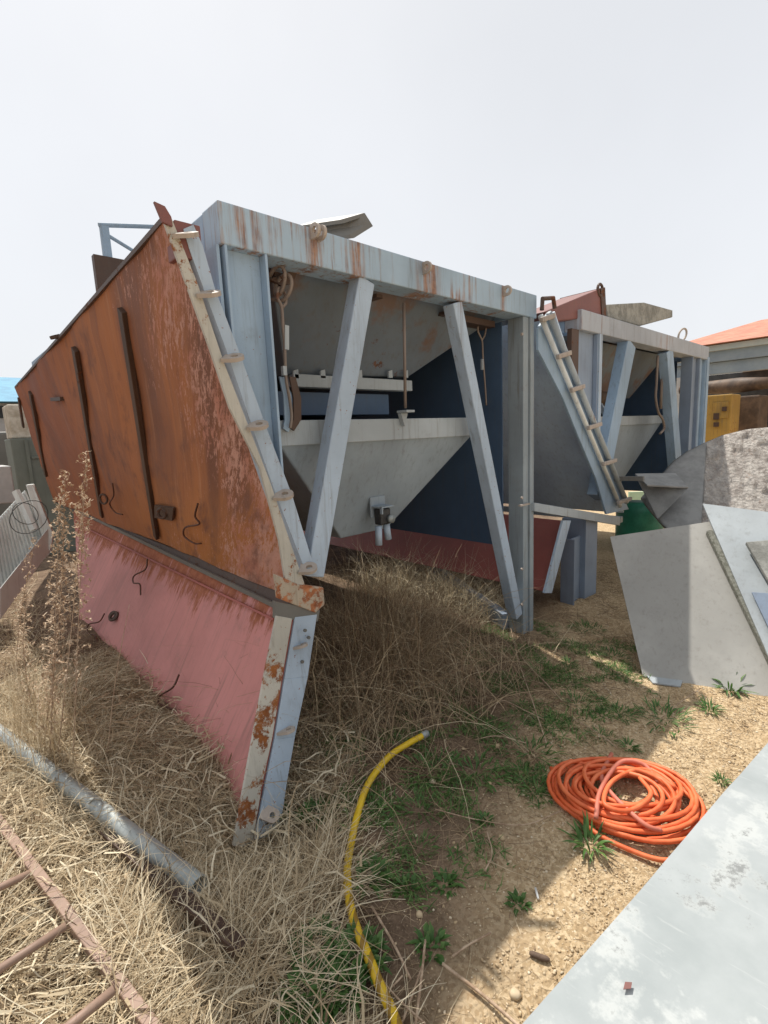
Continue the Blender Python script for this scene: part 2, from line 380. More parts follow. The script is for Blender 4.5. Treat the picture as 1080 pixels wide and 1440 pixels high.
# ------------------------------------------------------------------ ground
def th(x, y):                        # terrain height (numpy friendly)
    d = -.14*np.exp(-((x-.85)**2/.09+(y-1.8)**2/.16))
    return d + .010*np.sin(2.3*x+1.1*y)*np.cos(1.7*y-.6*x)+.006*np.sin(7.1*x+2)*np.sin(6.3*y+1)+.003*np.sin(17*x)*np.sin(15*y+.5)
def gz(x, y): return float(th(np.float64(x), np.float64(y)))
def gat(x, y, h=0.):                 # photo position -> point on the terrain
    z = 0.
    for _ in range(6): p = at(x, y, 2, z+h); z = gz(p.x, p.y)
    return Vector((p.x, p.y, z+h))
def ground():
    def axis(lo, hi, st, far):
        a = list(np.arange(lo, hi, st)); s = st*1.5
        x = hi
        while x < far: a.append(x); s *= 1.35; x += s
        a.append(far); x = lo-st; s = st*1.5; b = []
        while x > -far: b.append(x); s *= 1.35; x -= s
        return np.array(sorted(b+[-far]+a))
    xs, ys = axis(-.5, 5, .035, 600), axis(-.3, 5, .035, 600)
    X, Y = np.meshgrid(xs, ys); Z = th(X, Y)
    nz = np.zeros_like(Z)
    for j in range(len(ys)):
        for i in range(len(xs)):
            if abs(xs[i]) < 7 and abs(ys[j]) < 7: nz[j, i] = noise.noise(Vector((xs[i]*9, ys[j]*9, 0)))*.006+noise.noise(Vector((xs[i]*24, ys[j]*24, 3)))*.004
    fade = np.exp(-((X/30)**2+(Y/30)**2)); Z = Z*fade+nz
    v = np.stack([X, Y, Z], -1).reshape(-1, 3); W = len(xs)
    f = [(j*W+i, j*W+i+1, (j+1)*W+i+1, (j+1)*W+i) for j in range(len(ys)-1) for i in range(W-1)]
    o = mesh_obj('ground', v.tolist(), f, 'ground', smooth=True); o['kind'] = 'structure'
ground()

# ------------------------------------------------------------------ blades
def ribbons(name, bx, by, L, head, e0, de, width, tint, mat, segs=5, bz=None, curl=0., floor=True, parent=None, clampz=.004):
    n = len(bx); P = np.zeros((n, segs+1, 3)); P[:, 0, 0] = bx; P[:, 0, 1] = by
    P[:, 0, 2] = th(bx, by) if bz is None else bz
    hd = head.copy(); e = e0.copy()
    for k in range(segs):
        st = L/segs
        P[:, k+1] = P[:, k]+np.stack([np.cos(hd)*np.cos(e)*st, np.sin(hd)*np.cos(e)*st, np.sin(e)*st], -1)
        if floor:
            g = th(P[:, k+1, 0], P[:, k+1, 1])+clampz; P[:, k+1, 2] = np.maximum(P[:, k+1, 2], g)
        e = e+de/segs; hd = hd+curl*rng.normal(size=n)/segs
    sa = rng.uniform(-.9, .9, n)
    W = np.stack([-np.sin(head)*np.cos(sa), np.cos(head)*np.cos(sa), np.sin(sa)], -1)
    tp = np.linspace(1, .25, segs+1)[None, :, None]*width[:, None, None]*.5
    V = np.stack([P-W[:, None]*tp, P+W[:, None]*tp], 2).reshape(-1, 3)
    base = (np.arange(n)*(segs+1)*2)[:, None]; k = np.arange(segs)[None]*2
    Fq = np.stack([base+k, base+k+1, base+k+3, base+k+2], -1).reshape(-1, 4)
    me = bpy.data.meshes.new(name); me.vertices.add(len(V)); me.vertices.foreach_set('co', V.ravel())
    me.loops.add(Fq.size); me.loops.foreach_set('vertex_index', Fq.ravel().astype(np.int32))
    me.polygons.add(len(Fq)); me.polygons.foreach_set('loop_start', np.arange(len(Fq), dtype=np.int32)*4)
    me.update(calc_edges=True)
    a = me.attributes.new('tint', 'FLOAT', 'POINT'); a.data.foreach_set('value', np.repeat(tint, (segs+1)*2).astype(np.float32))
    me.materials.append(M[mat]); o = bpy.data.objects.new(name, me); COL.objects.link(o)
    if parent: o.parent = parent
    return o
U = rng.uniform
def smooth(v, a, b): t = np.clip((v-a)/(b-a), 0, 1); return t*t*(3-2*t)
def patch(n, xr, yr, dens):
    x = U(xr[0], xr[1], n*4); y = U(yr[0], yr[1], n*4); k = U(0, 1, n*4) < dens(x, y); return x[k][:n], y[k][:n]
def flow(x, y, sp=.9): return 2.2*np.sin(1.9*x+.7)+2.0*np.cos(2.3*y+1.1*x)+np.sin(7*x-5*y)*.8+rng.normal(0, sp, len(x))
def lump(x, y, f=3., s=0.): return .5+.25*(np.sin(f*x+1.3*f*y+s)+np.sin(-1.7*f*x+.8*f*y+2*s+1))
# density of the straw over the plot: everything left of a line, fading to bare soil on the right
def dstraw(x, y):
    lim = .55+.85*np.clip(y-.95, 0, .85)+.20*(lump(x, y, 5)-.5)
    gw = gat(458, 1372); return (1-smooth(x, lim-.15, lim+.25))*(1-.93*np.exp(-((x-gw.x)**2+(y-gw.y)**2)/.10**2))
x, y = patch(32000, (-.3, 1.7), (.7, 4.2), dstraw); n = len(x); big = lump(x, y, 6, 1)
def nearp(x, y): return np.exp(-((x-.84)/.16)**2)*smooth(y, 1.45, 1.7)                 # trampled strip under the pink panel
big = big*(1-.9*nearp(x, y))
tag(ribbons('dry_grass', x, y, U(.08, .36, n), flow(x, y), U(-.1, .7, n)*(.4+big*.9), U(-2.0, -.1, n), U(.0018, .0052, n), np.clip(rng.normal(.66, .27, n), 0, 1), 'straw', 5, curl=.9, bz=th(x, y)+U(0, .05, n)*big),
    'matted pale dry grass lying on the left of the plot', 'dry grass', kind='stuff')
x, y = patch(2600, (-.3, 1.6), (.7, 3.6), dstraw); n = len(x)
tag(ribbons('broad_dry_blades', x, y, U(.04, .22, n), U(0, 2*math.pi, n), U(-.1, .6, n), U(-1.4, .4, n), U(.005, .011, n), np.clip(rng.normal(.6, .35, n), 0, 1), 'straw', 4, curl=1.4, bz=th(x, y)+U(.02, .08, n)),
    'broader broken dry blades on top of the matted grass', 'dry grass', kind='stuff')
x, y = patch(7000, (-1, 1.0), (3.6, 9), lambda a, b: 1-smooth(a, .3, .9)); n = len(x)
tag(ribbons('dry_grass', x, y, U(.08, .22, n), U(0, 2*math.pi, n), U(.2, 1.1, n), U(-1.6, 0, n), U(.004, .008, n), np.clip(rng.normal(.5, .25, n), 0, 1), 'straw', 4),
    'taller dry grass growing past the rusted side panel', 'dry grass', kind='stuff')
# thin straw litter over the soil in the middle and under the machines
def dlit(x, y): return smooth(y, .85, 1.45)*(1-smooth(x, 4.4, 6.5))*(.2+.8*smooth(lump(x, y, 7, 2), .35, .65))*(1-.6*smooth(x-y, 1.3, 2.2))
x, y = patch(27000, (.7, 6.), (.7, 4.8), dlit); n = len(x)
tag(ribbons('dry_grass_litter', x, y, U(.05, .26, n), U(0, 2*math.pi, n), U(-.1, .5, n), U(-1.6, 0, n), U(.0013, .0038, n), np.clip(rng.normal(.45, .25, n), 0, 1), 'brownstraw', 4, curl=.8),
    'thin straw litter over the soil between the frames', 'straw litter', kind='stuff')
x, y = patch(2600, (.8, 4), (.4, 1.2), lambda a, b: .25+0*a); n = len(x)
tag(ribbons('dry_grass_litter', x, y, U(.02, .09, n), U(0, 2*math.pi, n), U(-.1, .3, n), U(-.6, 0, n), U(.001, .0025, n), np.clip(rng.normal(.6, .25, n), 0, 1), 'brownstraw', 3, curl=.8),
    'short straw bits scattered over the sandy gravel', 'straw litter', kind='stuff')
# the tall brown clump under the first hopper
def dcl(x, y): return np.exp(-(((x-2.05)/.62)**2+((y-2.4)/.6)**2)*1.1)
x, y = patch(5600, (1.0, 3.6), (1.4, 3.8), dcl); n = len(x); hh = dcl(x, y)
tag(ribbons('tall_dry_grass', x, y, U(.3, 1.05, n)*(.3+.8*hh), U(0, 2*math.pi, n), U(.7, 1.5, n), U(-1.7, .3, n), U(.002, .0055, n), np.clip(rng.normal(.52, .27, n), 0, 1), 'brownstraw', 6, curl=.7),
    'tall brown dry grass clump under the first hopper', 'dry grass', kind='stuff')
x, y = patch(1900, (3.0, 3.75), (2.3, 3.9), lambda a, b: 1+0*a); n = len(x)
tag(ribbons('tall_dry_grass', x, y, U(.2, .62, n), U(0, 2*math.pi, n), U(.7, 1.5, n), U(-1.9, -.3, n), U(.0025, .005, n), np.clip(rng.normal(.8, .18, n), 0, 1), 'straw', 6, curl=.9),
    'sunlit yellow dry grass in the gap between the two frames', 'dry grass', kind='stuff')
x, y = patch(1800, (1.0, 3.4), (1.5, 3.4), dcl); n = len(x)
tag(ribbons('tall_dry_grass', x, y, U(.3, .95, n), U(0, 2*math.pi, n), U(.5, 1.4, n), U(-2.6, -.6, n), U(.003, .006, n), np.clip(rng.normal(.75, .2, n), 0, 1), 'brownstraw', 8, curl=1.2),
    'paler arching stems bent over in the brown clump', 'dry grass', kind='stuff')
# bigger straw tufts around the pink panel foot
x = []; y = []
for px, py, s, k in [(450,1250,.06,300),(340,1330,.10,400),(350,1390,.09,300),(215,1200,.08,250),(130,1090,.10,300),(520,1000,.12,400),(600,960,.12,400),(100,1000,.12,350),(40,930,.14,300)]:
    c = gat(px, py); x += list(rng.normal(c.x, s, k)); y += list(rng.normal(c.y, s, k))
x = np.array(x); y = np.array(y); n = len(x)
tag(ribbons('dry_grass_tufts', x, y, U(.12, .42, n), U(0, 2*math.pi, n), U(.2, 1.2, n), U(-2.4, -.6, n), U(.0018, .004, n), np.clip(rng.normal(.55, .25, n), 0, 1), 'straw', 6, curl=.8),
    'curved dry grass tufts around the foot of the pink panel', 'dry grass', kind='stuff')

# low green growth between the straw, in patches
def dgr(x, y): return smooth(lump(x, y, 9, 4)+.5*lump(x, y, 21, 1), .66, .98)*smooth(y, .85, 1.2)*(1-smooth(y, 2.0, 2.6))*(1-smooth(x, 3.2, 3.8))
x, y = patch(13000, (1.0, 3.6), (.85, 2.6), dgr); n = len(x)
tag(ribbons('green_ground_cover', x, y, U(.015, .06, n), U(0, 2*math.pi, n), U(.0, 1.2, n), U(-1.6, 0, n), U(.002, .008, n), np.clip(rng.normal(.58, .27, n), 0, 1), 'leaf', 4),
    'low patchy green growth in the shaded soil and straw', 'ground cover', kind='stuff')
# gravel
def pebbles(name, x, y, r, lab, mat='stone', kind='stuff', tint=None):
    ph = (1+5**.5)/2; ico = np.array([(-1,ph,0),(1,ph,0),(-1,-ph,0),(1,-ph,0),(0,-1,ph),(0,1,ph),(0,-1,-ph),(0,1,-ph),(ph,0,-1),(ph,0,1),(-ph,0,-1),(-ph,0,1)])/1.9
    fc = np.array([(0,11,5),(0,5,1),(0,1,7),(0,7,10),(0,10,11),(1,5,9),(5,11,4),(11,10,2),(10,7,6),(7,1,8),(3,9,4),(3,4,2),(3,2,6),(3,6,8),(3,8,9),(4,9,5),(2,4,11),(6,2,10),(8,6,7),(9,8,1)])
    n = len(x); j = U(.75, 1.2, (n, 12, 1)); s = U(.6, 1.3, (n, 1, 3)); s[:, :, 2] *= .65
    a = U(0, 6.28, n); V = ico[None]*j*s*r[:, None, None]
    c, q = np.cos(a)[:, None], np.sin(a)[:, None]
    V = np.stack([V[:, :, 0]*c-V[:, :, 1]*q+x[:, None], V[:, :, 0]*q+V[:, :, 1]*c+y[:, None], V[:, :, 2]+(th(x, y)+r*.25)[:, None]], -1).reshape(-1, 3)
    Fq = (fc[None]+(np.arange(n)*12)[:, None, None]).reshape(-1, 3)
    me = bpy.data.meshes.new(name); me.vertices.add(len(V)); me.vertices.foreach_set('co', V.ravel())
    me.loops.add(Fq.size); me.loops.foreach_set('vertex_index', Fq.ravel().astype(np.int32))
    me.polygons.add(len(Fq)); me.polygons.foreach_set('loop_start', np.arange(len(Fq), dtype=np.int32)*3); me.update(calc_edges=True)
    t = np.clip(rng.normal(.5, .25, n), 0, 1) if tint is None else np.full(n, tint)
    at_ = me.attributes.new('tint', 'FLOAT', 'POINT'); at_.data.foreach_set('value', np.repeat(t, 12).astype(np.float32))
    me.materials.append(M[mat]); me.shade_smooth() if kind != 'stuff' else None
    o = bpy.data.objects.new(name, me); COL.objects.link(o); return tag(o, *lab, kind=kind)
x, y = patch(34000, (.6, 4), (.3, 1.4), lambda a, b: smooth(a*.45-b+.25*lump(a, b, 6), -.55, .25)); n = len(x)
pebbles('gravel', x, y, .0011+np.minimum(rng.exponential(.0013, n), .006), ('fine sandy gravel on the sunlit right of the plot', 'gravel'))
x, y = patch(2200, (.8, 4.5), (.7, 2.4), lambda a, b: .5+0*a); n = len(x)
pebbles('gravel', x, y, .0013+rng.exponential(.0016, n), ('sparse small stones in the shaded soil', 'gravel'))
for px, py, r, lab in [(590,1288,.016,'rounded tan stone right of the lower yellow hose'),(705,1178,.014,'grey angular stone on bare soil left of the orange hose'),(607,1100,.017,'pale stone among weeds right of the yellow hose end'),(688,1102,.013,'small pale stone among weeds near the orange coil'),(725,1400,.017,'cream stone in sunlit gravel at the lower middle'),(1033,966,.026,'pale stone beside the green tuft under the leaning plate'),(1034,992,.022,'tan stone in front of the leaning plate foot'),(717,1213,.012,'brown stone at the shadow edge left of the orange coil'),(604,1325,.013,'reddish stone on the soil by the dry twigs'),(806,1262,.012,'ochre stone in the gravel under the orange coil'),(700,1050,.016,'round stone in the shade above the orange coil')]:
    p = gat(px, py); pebbles('stone', np.array([p.x]), np.array([p.y]), np.array([r]), (lab, 'stone'), kind=None, tint=random.uniform(.4, .95))
exec_parts = True

# ------------------------------------------------------------------ hopper units
YF = 1.963
def F1(x, y, Y=YF): return at(x, y, 1, Y)
def squiggle(px, root_plane, pts, name, parent, r=.006, off=.038):
    p0, n = root_plane; P = [onpl(x, y, p0, n) for x, y in pts]
    nn = Vector(n).normalized(); nn = -nn if nn.x > 0 else nn
    P = spline([p+nn*(off if 0 < i < len(P)-1 else off*.6) for i, p in enumerate(P)], 6)
    return G().tube(P, r, 8).out(name, 'wire', parent, True)

def rods(pts, r): g = G(); g.tube(pts, r, 8); return g

def unit_one():
    U1 = thing('aggregate_hopper', 'large grey steel hopper frame with rusted orange and pink folding side panels, nearest machine', 'hopper machine')
    X0, X1, ZT, ZB = .985, 3.405, 2.547, 2.385
    YB = 6.6
    # top ring
    fb = G().box((X0, YF, ZB), (X1, YF+.15, ZT)).out('front_beam', 'beam', U1, bevel=.006)
    for px, py in [(438,327),(447,330),(595,378),(708,410)]:
        c = F1(px, py); g = G().lug(c+Vector((0,-.030,0)), (1,0,0), (0,-1,0), .032, .014, .03, .5); g.out('lug', 'clamp', fb)
    G().box((X0+.002, YF+.152, ZB), (X0+.152, YB, ZT-.003)).out('side_beam', 'frame', U1, bevel=.006)
    G().box((X1-.15, YF+.152, ZB), (X1-.002, YB, ZT-.003)).out('side_beam', 'frame', U1, bevel=.006)
    G().box((X0+.152, YB-.15, ZB), (X1-.152, YB, ZT-.004)).out('rear_beam', 'frame', U1, bevel=.006)
    # posts: channel with web set back between two flanges
    def post(xl, xr, z0, z1, mat, name='post', web=.05, y=YF, k=None):
        t = .010; g = G()
        g.box((xl, y, z0), (xl+t, y+.13, z1)); g.box((xr-t, y, z0), (xr, y+.13, z1)); g.box((xl+t, y+web, z0), (xr-t, y+web+t, z1))
        return g.out(name, mat, U1, bevel=.002)
    zc = lambda x: 2.445-(x-.782)*3.02+.10                              # just above the slanted side panel
    def cut(xa, xb, ya, yb, g): return g.slab([(xa,ya,zc(xa)),(xb,ya,zc(xb)),(xb,ya,ZB),(xa,ya,ZB)], (0,yb-ya,0))
    g = G(); cut(1.0,1.012,YF+.002,YF+.13,g); cut(1.183,1.195,YF+.002,YF+.13,g); cut(1.0125,1.1825,YF+.05,YF+.06,g)
    g.out('post', 'frame', U1, bevel=.002)
    g = G(); cut(X0-.012,X0+.001,YF+.02,YF+.15,g); g.out('post_plate', 'frame', U1)
    p = G(); a = X1-.165
    p.box((a, YF+.01, -.05), (a+.07, YF+.14, ZB)); p.box((a+.073, YF-.004, -.05), (X1-.045, YF+.05, ZB)); p.box((X1-.042, YF+.012, -.05), (X1-.012, YF+.14, ZB))
    p.out('post', 'post', U1, bevel=.004)
    G().bar(F1(736,710,YF-.012)+Vector((-.055,0,0)), F1(736,710,YF-.012)+Vector((.075,0,0)), .02, .012).out('post_strap', 'clamp', U1)
    G().box((1.5, YB-.14, 0), (1.62, YB-.02, ZB-.002)).out('post', 'frame', U1, bevel=.003)
    G().box((X1-.14, YB-.14, 0), (X1-.02, YB-.02, ZB)).out('post', 'frame', U1, bevel=.003)
    # braces (hollow square bars in the frame plane)
    def brace(t, b, w, name='brace', mat='pale', y=YF+.055, d=.085):
        a, c = F1(*t), F1(*b); a.y = c.y = y
        G().bar(a, c, w, d, (0,1,0)).out(name, mat, U1, bevel=.006)
    brace((519,392),(446,812), .105)
    brace((646,424),(733,868), .088, mat='pale')
    # small gussets under beam, hanger brackets
    # sill beam running back along the ground
    a, b = at(604,792,2,.1), at(712,868,2,.1)
    G().bar(a+Vector((0,0,-.04)), b+Vector((0,0,-.04)), .07, .14).out('sill_beam', 'blue', U1, bevel=.004)
    # ---- lower weigh hopper
    rz = 1.69
    def fru(x0,x1,y0,y1,z1, a0,a1,b0,b1,z0): 
        v = [(x0,y0,z1),(x1,y0,z1),(x1,y1,z1),(x0,y1,z1),(a0,b0,z0),(a1,b0,z0),(a1,b1,z0),(a0,b1,z0)]
        return v, [(0,1,5,4),(1,2,6,5),(2,3,7,6),(3,0,4,7),(4,5,6,7)]
    YH = 2.14
    hl, hr = F1(390,583,YH), F1(664,592,YH)
    g = G()
    v, f = fru(hl.x, hr.x, YH, YH+1.7, 1.57, F1(480,765,YH+.3).x, F1(545,765,YH+.3).x, YH+.3, YH+.9, .96)
    g.add(v, f).out('weigh_hopper', 'hopper', U1, bevel=.008)
    G().box((hl.x-.01, YH-.016, 1.565), (hr.x+.01, YH+1.72, 1.69)).out('hopper_rim', 'cream', U1, bevel=.004)
    # bracket for the rod
    c = F1(569,578,YH-.05)
    G().box((c.x-.035,YH-.10,c.z-.01),(c.x+.035,YH-.018,c.z+.004)).slab([(c.x-.03,YH-.018,c.z-.012),(c.x+.03,YH-.018,c.z-.012),(c.x,YH-.018,c.z-.09)],(0,-.03,0)).out('rod_bracket', 'cream', U1, bevel=.002)
    G().tube([F1(568,426,YH-.055), F1(570,574,YH-.055)], .009).out('hanger_rod', 'rod', U1, True)
    # vibrator and outlet under the cone
    c = F1(530,722,2.32); v = G()
    v.box((c.x-.055,c.y-.10,c.z+.045),(c.x+.06,c.y,c.z+.055)).box((c.x-.06,c.y-.012,c.z-.02),(c.x+.065,c.y,c.z+.11)).bar(c+Vector((-.05,-.1,.01)),c+Vector((-.05,-.1,.06)),.01,.02)
    br = v.out('mounting_bracket', 'hopper', U1, bevel=.002)
    G().box((c.x-.045,c.y-.085,c.z-.065),(c.x+.045,c.y-.02,c.z+.04)).out('vibrator_motor', 'black', U1, bevel=.012)
    G().tube([c+Vector((.03,-.088,-.03)), c+Vector((.03,-.11,-.03))], .026, 16).out('motor_cap', 'galv', U1, True)
    G().tube([c+Vector((-.045,-.06,-.07)), c+Vector((-.05,-.06,-.19))], .022, 12).tube([c+Vector((.03,-.05,-.06)), c+Vector((.045,-.05,-.17))], .022, 12).out('hose_stub', 'pale', U1, True)
    # ---- upper bin
    g = G(); YU = 2.2
    tl, tr = F1(380,372,YU), F1(700,440,YU); bl, brr = F1(412,528,YU+.25), F1(574,530,YU+.25)
    v = [(tl.x,YU,2.43),(tr.x,YU,2.43),(tr.x,4.6,2.43),(tl.x,4.6,2.43),(bl.x-.05,YU+.25,bl.z),(brr.x,YU+.25,brr.z),(brr.x,3.6,brr.z),(bl.x-.05,3.6,bl.z)]
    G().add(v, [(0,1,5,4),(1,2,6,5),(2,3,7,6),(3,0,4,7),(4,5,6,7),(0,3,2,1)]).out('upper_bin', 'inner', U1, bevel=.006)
    a, b = F1(412,535,2.42), F1(577,545,2.42)
    fl = G().box((a.x,2.40,a.z-.035),(b.x,2.48,a.z+.035)).out('bin_flange', 'cream', U1, bevel=.003)
    for px in (415,453,505,548,570):
        q = F1(px,527,2.41); G().slab([(q.x-.018,2.40,q.z-.02),(q.x+.018,2.40,q.z-.02),(q.x+.016,2.40,q.z+.03),(q.x-.016,2.40,q.z+.02)],(0,.012,0)).out('clip', 'cream', fl)
    G().box((1.2, 2.46, bl.z-.22), (2.35, 3.5, bl.z-.09)).out('bin_neck', 'navy', U1)
    # rear wall and added dark backing behind
    G().box((1.50, 5.9, .62), (3.2, 5.92, 2.37)).out('rear_panel', 'navy', U1)
    G().box((3.20, 2.13, .70), (3.212, 6.3, 2.37)).out('shade_backing_panel', 'navy', U1)  # added sheet, its navy stands in for shade on the panel beyond
    G().box((1.14, 2.13, 2.445), (3.25, 6.4, 2.46)).out('sun_blocking_lid', 'inner', U1)  # added cover that keeps sun from falling through the top
    # turnbuckles
    def turnbuckle(pts, box, Y, lo=None, s=1):
        P = [F1(x, y, Y) for x, y in pts]; g = G().tube(spline(P, 5), .008*s, 8)
        o = g.out('turnbuckle', 'rod', U1, True)
        for (x, y0), (x2, y1), w in box:
            G().bar(F1(x,y0,Y), F1(x2,y1,Y), w*s, w*s).out('rod_nut', 'cream', o)
        return o
    turnbuckle([(397,432),(402,425),(400,412),(392,405),(390,418),(396,432),(398,460),(400,480),(402,530),(407,560),(410,585),(408,602)], [((402,458),(402,492),.022),((399,515),(400,528),.02)], 2.08)
    g = G().ring(F1(398,405,2.08), (1,.3,0), .045, .009, sq=(1.,1.4)).ring(F1(388,398,2.1), (1,.2,.1), .05, .009, sq=(1.,1.6)); g.out('shackle', 'rod', U1, True)
    G().slab([F1(380,392,2.1),F1(420,378,2.1),F1(412,398,2.1),F1(396,402,2.1)], (0,.02,0)).out('hanger_plate', 'dark', U1)
    for x0, x1, z in ((406,404,0),(418,416,1)):
        P = [F1(a, b, 2.10) for a, b in ([(402,530),(410,556),(412,590),(406,608)] if not z else [(416,530),(424,560),(424,590),(414,606)])]
        G().slab([P[0],P[1],P[2],P[3],P[3]+Vector((-.03,0,.02)),P[2]+Vector((-.045,0,0)),P[1]+Vector((-.045,0,0)),P[0]+Vector((-.035,0,0))], (0,.012,0)).out('link_plate', 'frame' if not z else 'dark', U1, bevel=.002)
    turnbuckle([(673,452),(672,465),(678,480),(679,500),(682,540),(684,570)], [((678,505),(678,520),.018)], 2.2, s=.8)
    turnbuckle([(684,455),(682,470),(678,478)], [], 2.2, s=.8)
    G().box((2.75,2.15,2.33),(3.15,2.3,2.372)).out('hanger_bar', 'dark', U1)
    for k in range(3): G().bar((1.35+k*.65,1.99+.14,2.372),(1.25+k*.7,2.7,2.372),.05,.02).out('cross_strap','dark',U1)

    # ---- upper side panel
    p0, nrm = Vector((.782,0,2.445)), Vector((1.667,0,.552))
    def UP(x, y): return onpl(x, y, p0, nrm)
    n1 = -Vector(nrm).normalized()                                      # faces out to the left
    near = [UP(234,306), UP(430,846)]; far = [UP(22,545), UP(75,705)]
    tk = UP(82,474)
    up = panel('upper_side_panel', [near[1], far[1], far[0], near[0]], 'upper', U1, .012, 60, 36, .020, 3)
    up['label'] = 'upper panel eaten by orange rust'
    # top lip kinks out a little
    G().bar(near[0], far[0], .02, .02, (1,0,0)).out('panel_rim', 'dark', up)
    # spike plate on the near top corner
    a = UP(231,308); G().slab([F1(217,283,1.93), F1(232,290,1.93), F1(241,305,1.93), F1(243,318,1.93), F1(229,312,1.93)], (.0,.014,0)).out('corner_plate', 'redbox', up)
    for (t, b), w in zip([((175,435),(222,755)),((108,490),(145,725)),((45,552),(66,668))], (.05,.05,.05)):
        P, Q = UP(*t)+n1*.012, UP(*b)+n1*.012
        G().bar(P, Q, w, .030, n1).out('rib', 'dark', up, bevel=.004)
    G().bar(UP(28,560)+n1*.01, UP(34,600)+n1*.01, .03, .02, n1).out('rib', 'dark', up)
    c = UP(236,718)+n1*.03
    g = G().ring(c+n1*.015, n1+Vector((0,-.5,.3)), .034, .011).slab([UP(222,708)+n1*.014, UP(249,712)+n1*.014, UP(247,730)+n1*.014, UP(222,726)+n1*.014], n1*.014); g.out('lifting_eye', 'dark', up)
    c = UP(150,700)+n1*.03; G().ring(c, n1+Vector((0,-.5,.3)), .045, .010).out('lifting_eye', 'dark', up)
    c = UP(81,473)+n1*.02; G().lug(c, n1.cross(Vector((0,1,0))), n1, .03, .02).out('lifting_eye', 'dark', up)
    c = UP(83,560)+n1*.02; G().bar(UP(76,561)+n1*.015, UP(90,560)+n1*.015, .03, .03).out('welded_stub', 'dark', up)
    for pts in ([(283,706),(282,722),(288,733),(268,738),(266,750),(280,760),(287,762)], [(162,678),(166,694),(160,706),(168,718),(176,722)]):
        squiggle(None, (p0, nrm), pts, 'wire_hook', up)
    # near edge: flaky cream strip, dark gap, light blue flange with lugs
    Pz = [(231,311,241,306),(264,403,278,399),(296,491,315,510),(324,575,346,590),(366,658,380,678),(393,760,409,765),(405,838,432,832)]
    L = [F1(a,b,1.945) for a,b,c,d in Pz]; Rr = [F1(c,d,1.945) for a,b,c,d in Pz]
    g = G()
    for i in range(len(L)-1): g.slab([L[i], L[i+1], Rr[i+1], Rr[i]], (0,.016,0))
    g.out('edge_strip', 'flake', up)
    # rusty ragged scale next to it on the panel face
    Bz = [((258,322),(272,316)),((267,352),(285,345)),((284,399),(303,408)),((318,491),(335,491)),((352,592),(376,605)),((386,690),(411,697)),((420,778),(437,782)),((432,808),(449,806))]
    fl = G(); prev = None
    for (a, b) in Bz:
        A_, B_ = F1(*a, 1.958), F1(*b, 1.958)
        if prev: fl.slab([prev[0], A_, B_, prev[1]], (0,.012,0)); fl.slab([prev[0]+Vector((.0,.012,0)), A_+Vector((0,.012,0)), A_+Vector((.012,.012,0)), prev[0]+Vector((.012,.012,0))], (0,.09,0))
        prev = (A_, B_)
    fo = fl.out('hinge_flange', 'pale', U1)
    for px, py in [(303,413),(336,503),(371,598),(407,696),(441,799),(271,330)]:
        c = F1(px-6, py, 1.925); G().lug(c, (-.32,-.35,1), (.75,-.9,.1), .038, .016, .045, .42).out('lug', 'clamp', fo)
    G().box((F1(246,320).x, 1.962, 2.30), (F1(285,320).x-.01, 2.06, 2.43)).out('corner_cap', 'redbox', U1, bevel=.004)
    # corner pad at the fold
    A = [(388,808),(420,822),(455,826),(457,850),(444,862),(392,842)]
    G().slab([F1(x, y, 1.938) for x, y in A], (0,.03,0)).out('corner_pad', 'rustend', U1, bevel=.004)
    # ---- ledge at the fold, running back
    sa, sb = Vector((1.372,1.93,.735)), Vector((1.345,8.3,.70))
    # ---- lower panel
    foot = F1(356,1188,1.81); A0 = Vector((1.315,1.955,.735)); n2 = (foot-A0).cross(Vector((0,1,0))).normalized()
    if n2.x > 0: n2 = -n2
    def LP(x, y): return onpl(x, y, A0, n2)
    c = [LP(333,1146), LP(112,868), LP(104,715), LP(391,855)]
    lo = panel('lower_side_panel', c, 'pink', U1, .012, 48, 28, .018, 5)
    lo['label'] = 'lower panel in faded pink primer'
    dd = Vector((.004,0,.004)); G().slab([near[1]+dd, far[1]+dd, c[2]+dd, c[3]+dd], (.012,0,-.012)).out('fold_strip', 'dark', U1)
    G().slab([F1(x, y, 1.946) for x, y in [(388,846),(450,858),(447,874),(388,870)]], (0,.03,0)).out('fold_plate', 'grime', U1)
    G().bar(c[0], c[1], .014, .02, n2).out('panel_rim', 'pinkshade', lo)
    # ledge rim and gutter
    e1, e2 = LP(393,854)+n2*.02, LP(118,722)+n2*.02
    G().bar(e1, e2, .012, .028, (0,0,1)).out('gutter', 'grime', lo)
    G().bar(LP(388,872)+n2*.012, LP(120,742)+n2*.012, .012, .02, n2).out('rib', 'pinkshade', lo)
    for pts in ([(212,788),(213,803),(197,812),(196,822),(205,824),(203,838)], [(152,864),(148,876),(133,880),(132,892),(142,895),(143,906)], [(258,950),(254,968),(236,980),(234,990),(246,996),(254,1000)]):
        squiggle(None, (A0, n2), pts, 'wire_hook', lo, .006, .05)
    cc = LP(165,868)+n2*.03; G().ring(cc, n2+Vector((0,-.4,.5)), .035, .012).ring(cc+Vector((0,.03,0)), n2+Vector((0,-.4,.2)), .03, .012).out('lifting_eye', 'dark', lo)
    G().slab([c[3], c[0], F1(334,1186,1.815), F1(392,868,1.956)], (.010,.004,0)).out('return_flange', 'flake', lo)
    # near edge: flaking strip + pale flange with lugs
    def strip(pairs, Y0, Y1, name, mat, par, t=.014):
        g = G(); prev = None; m = len(pairs)
        for i, (a, b) in enumerate(pairs):
            Y = Y0+(Y1-Y0)*i/(m-1); A_, B_ = F1(*a, Y), F1(*b, Y)
            if prev: g.slab([prev[0], A_, B_, prev[1]], (0,t,0))
            prev = (A_, B_)
        return g.out(name, mat, par, bevel=.002)
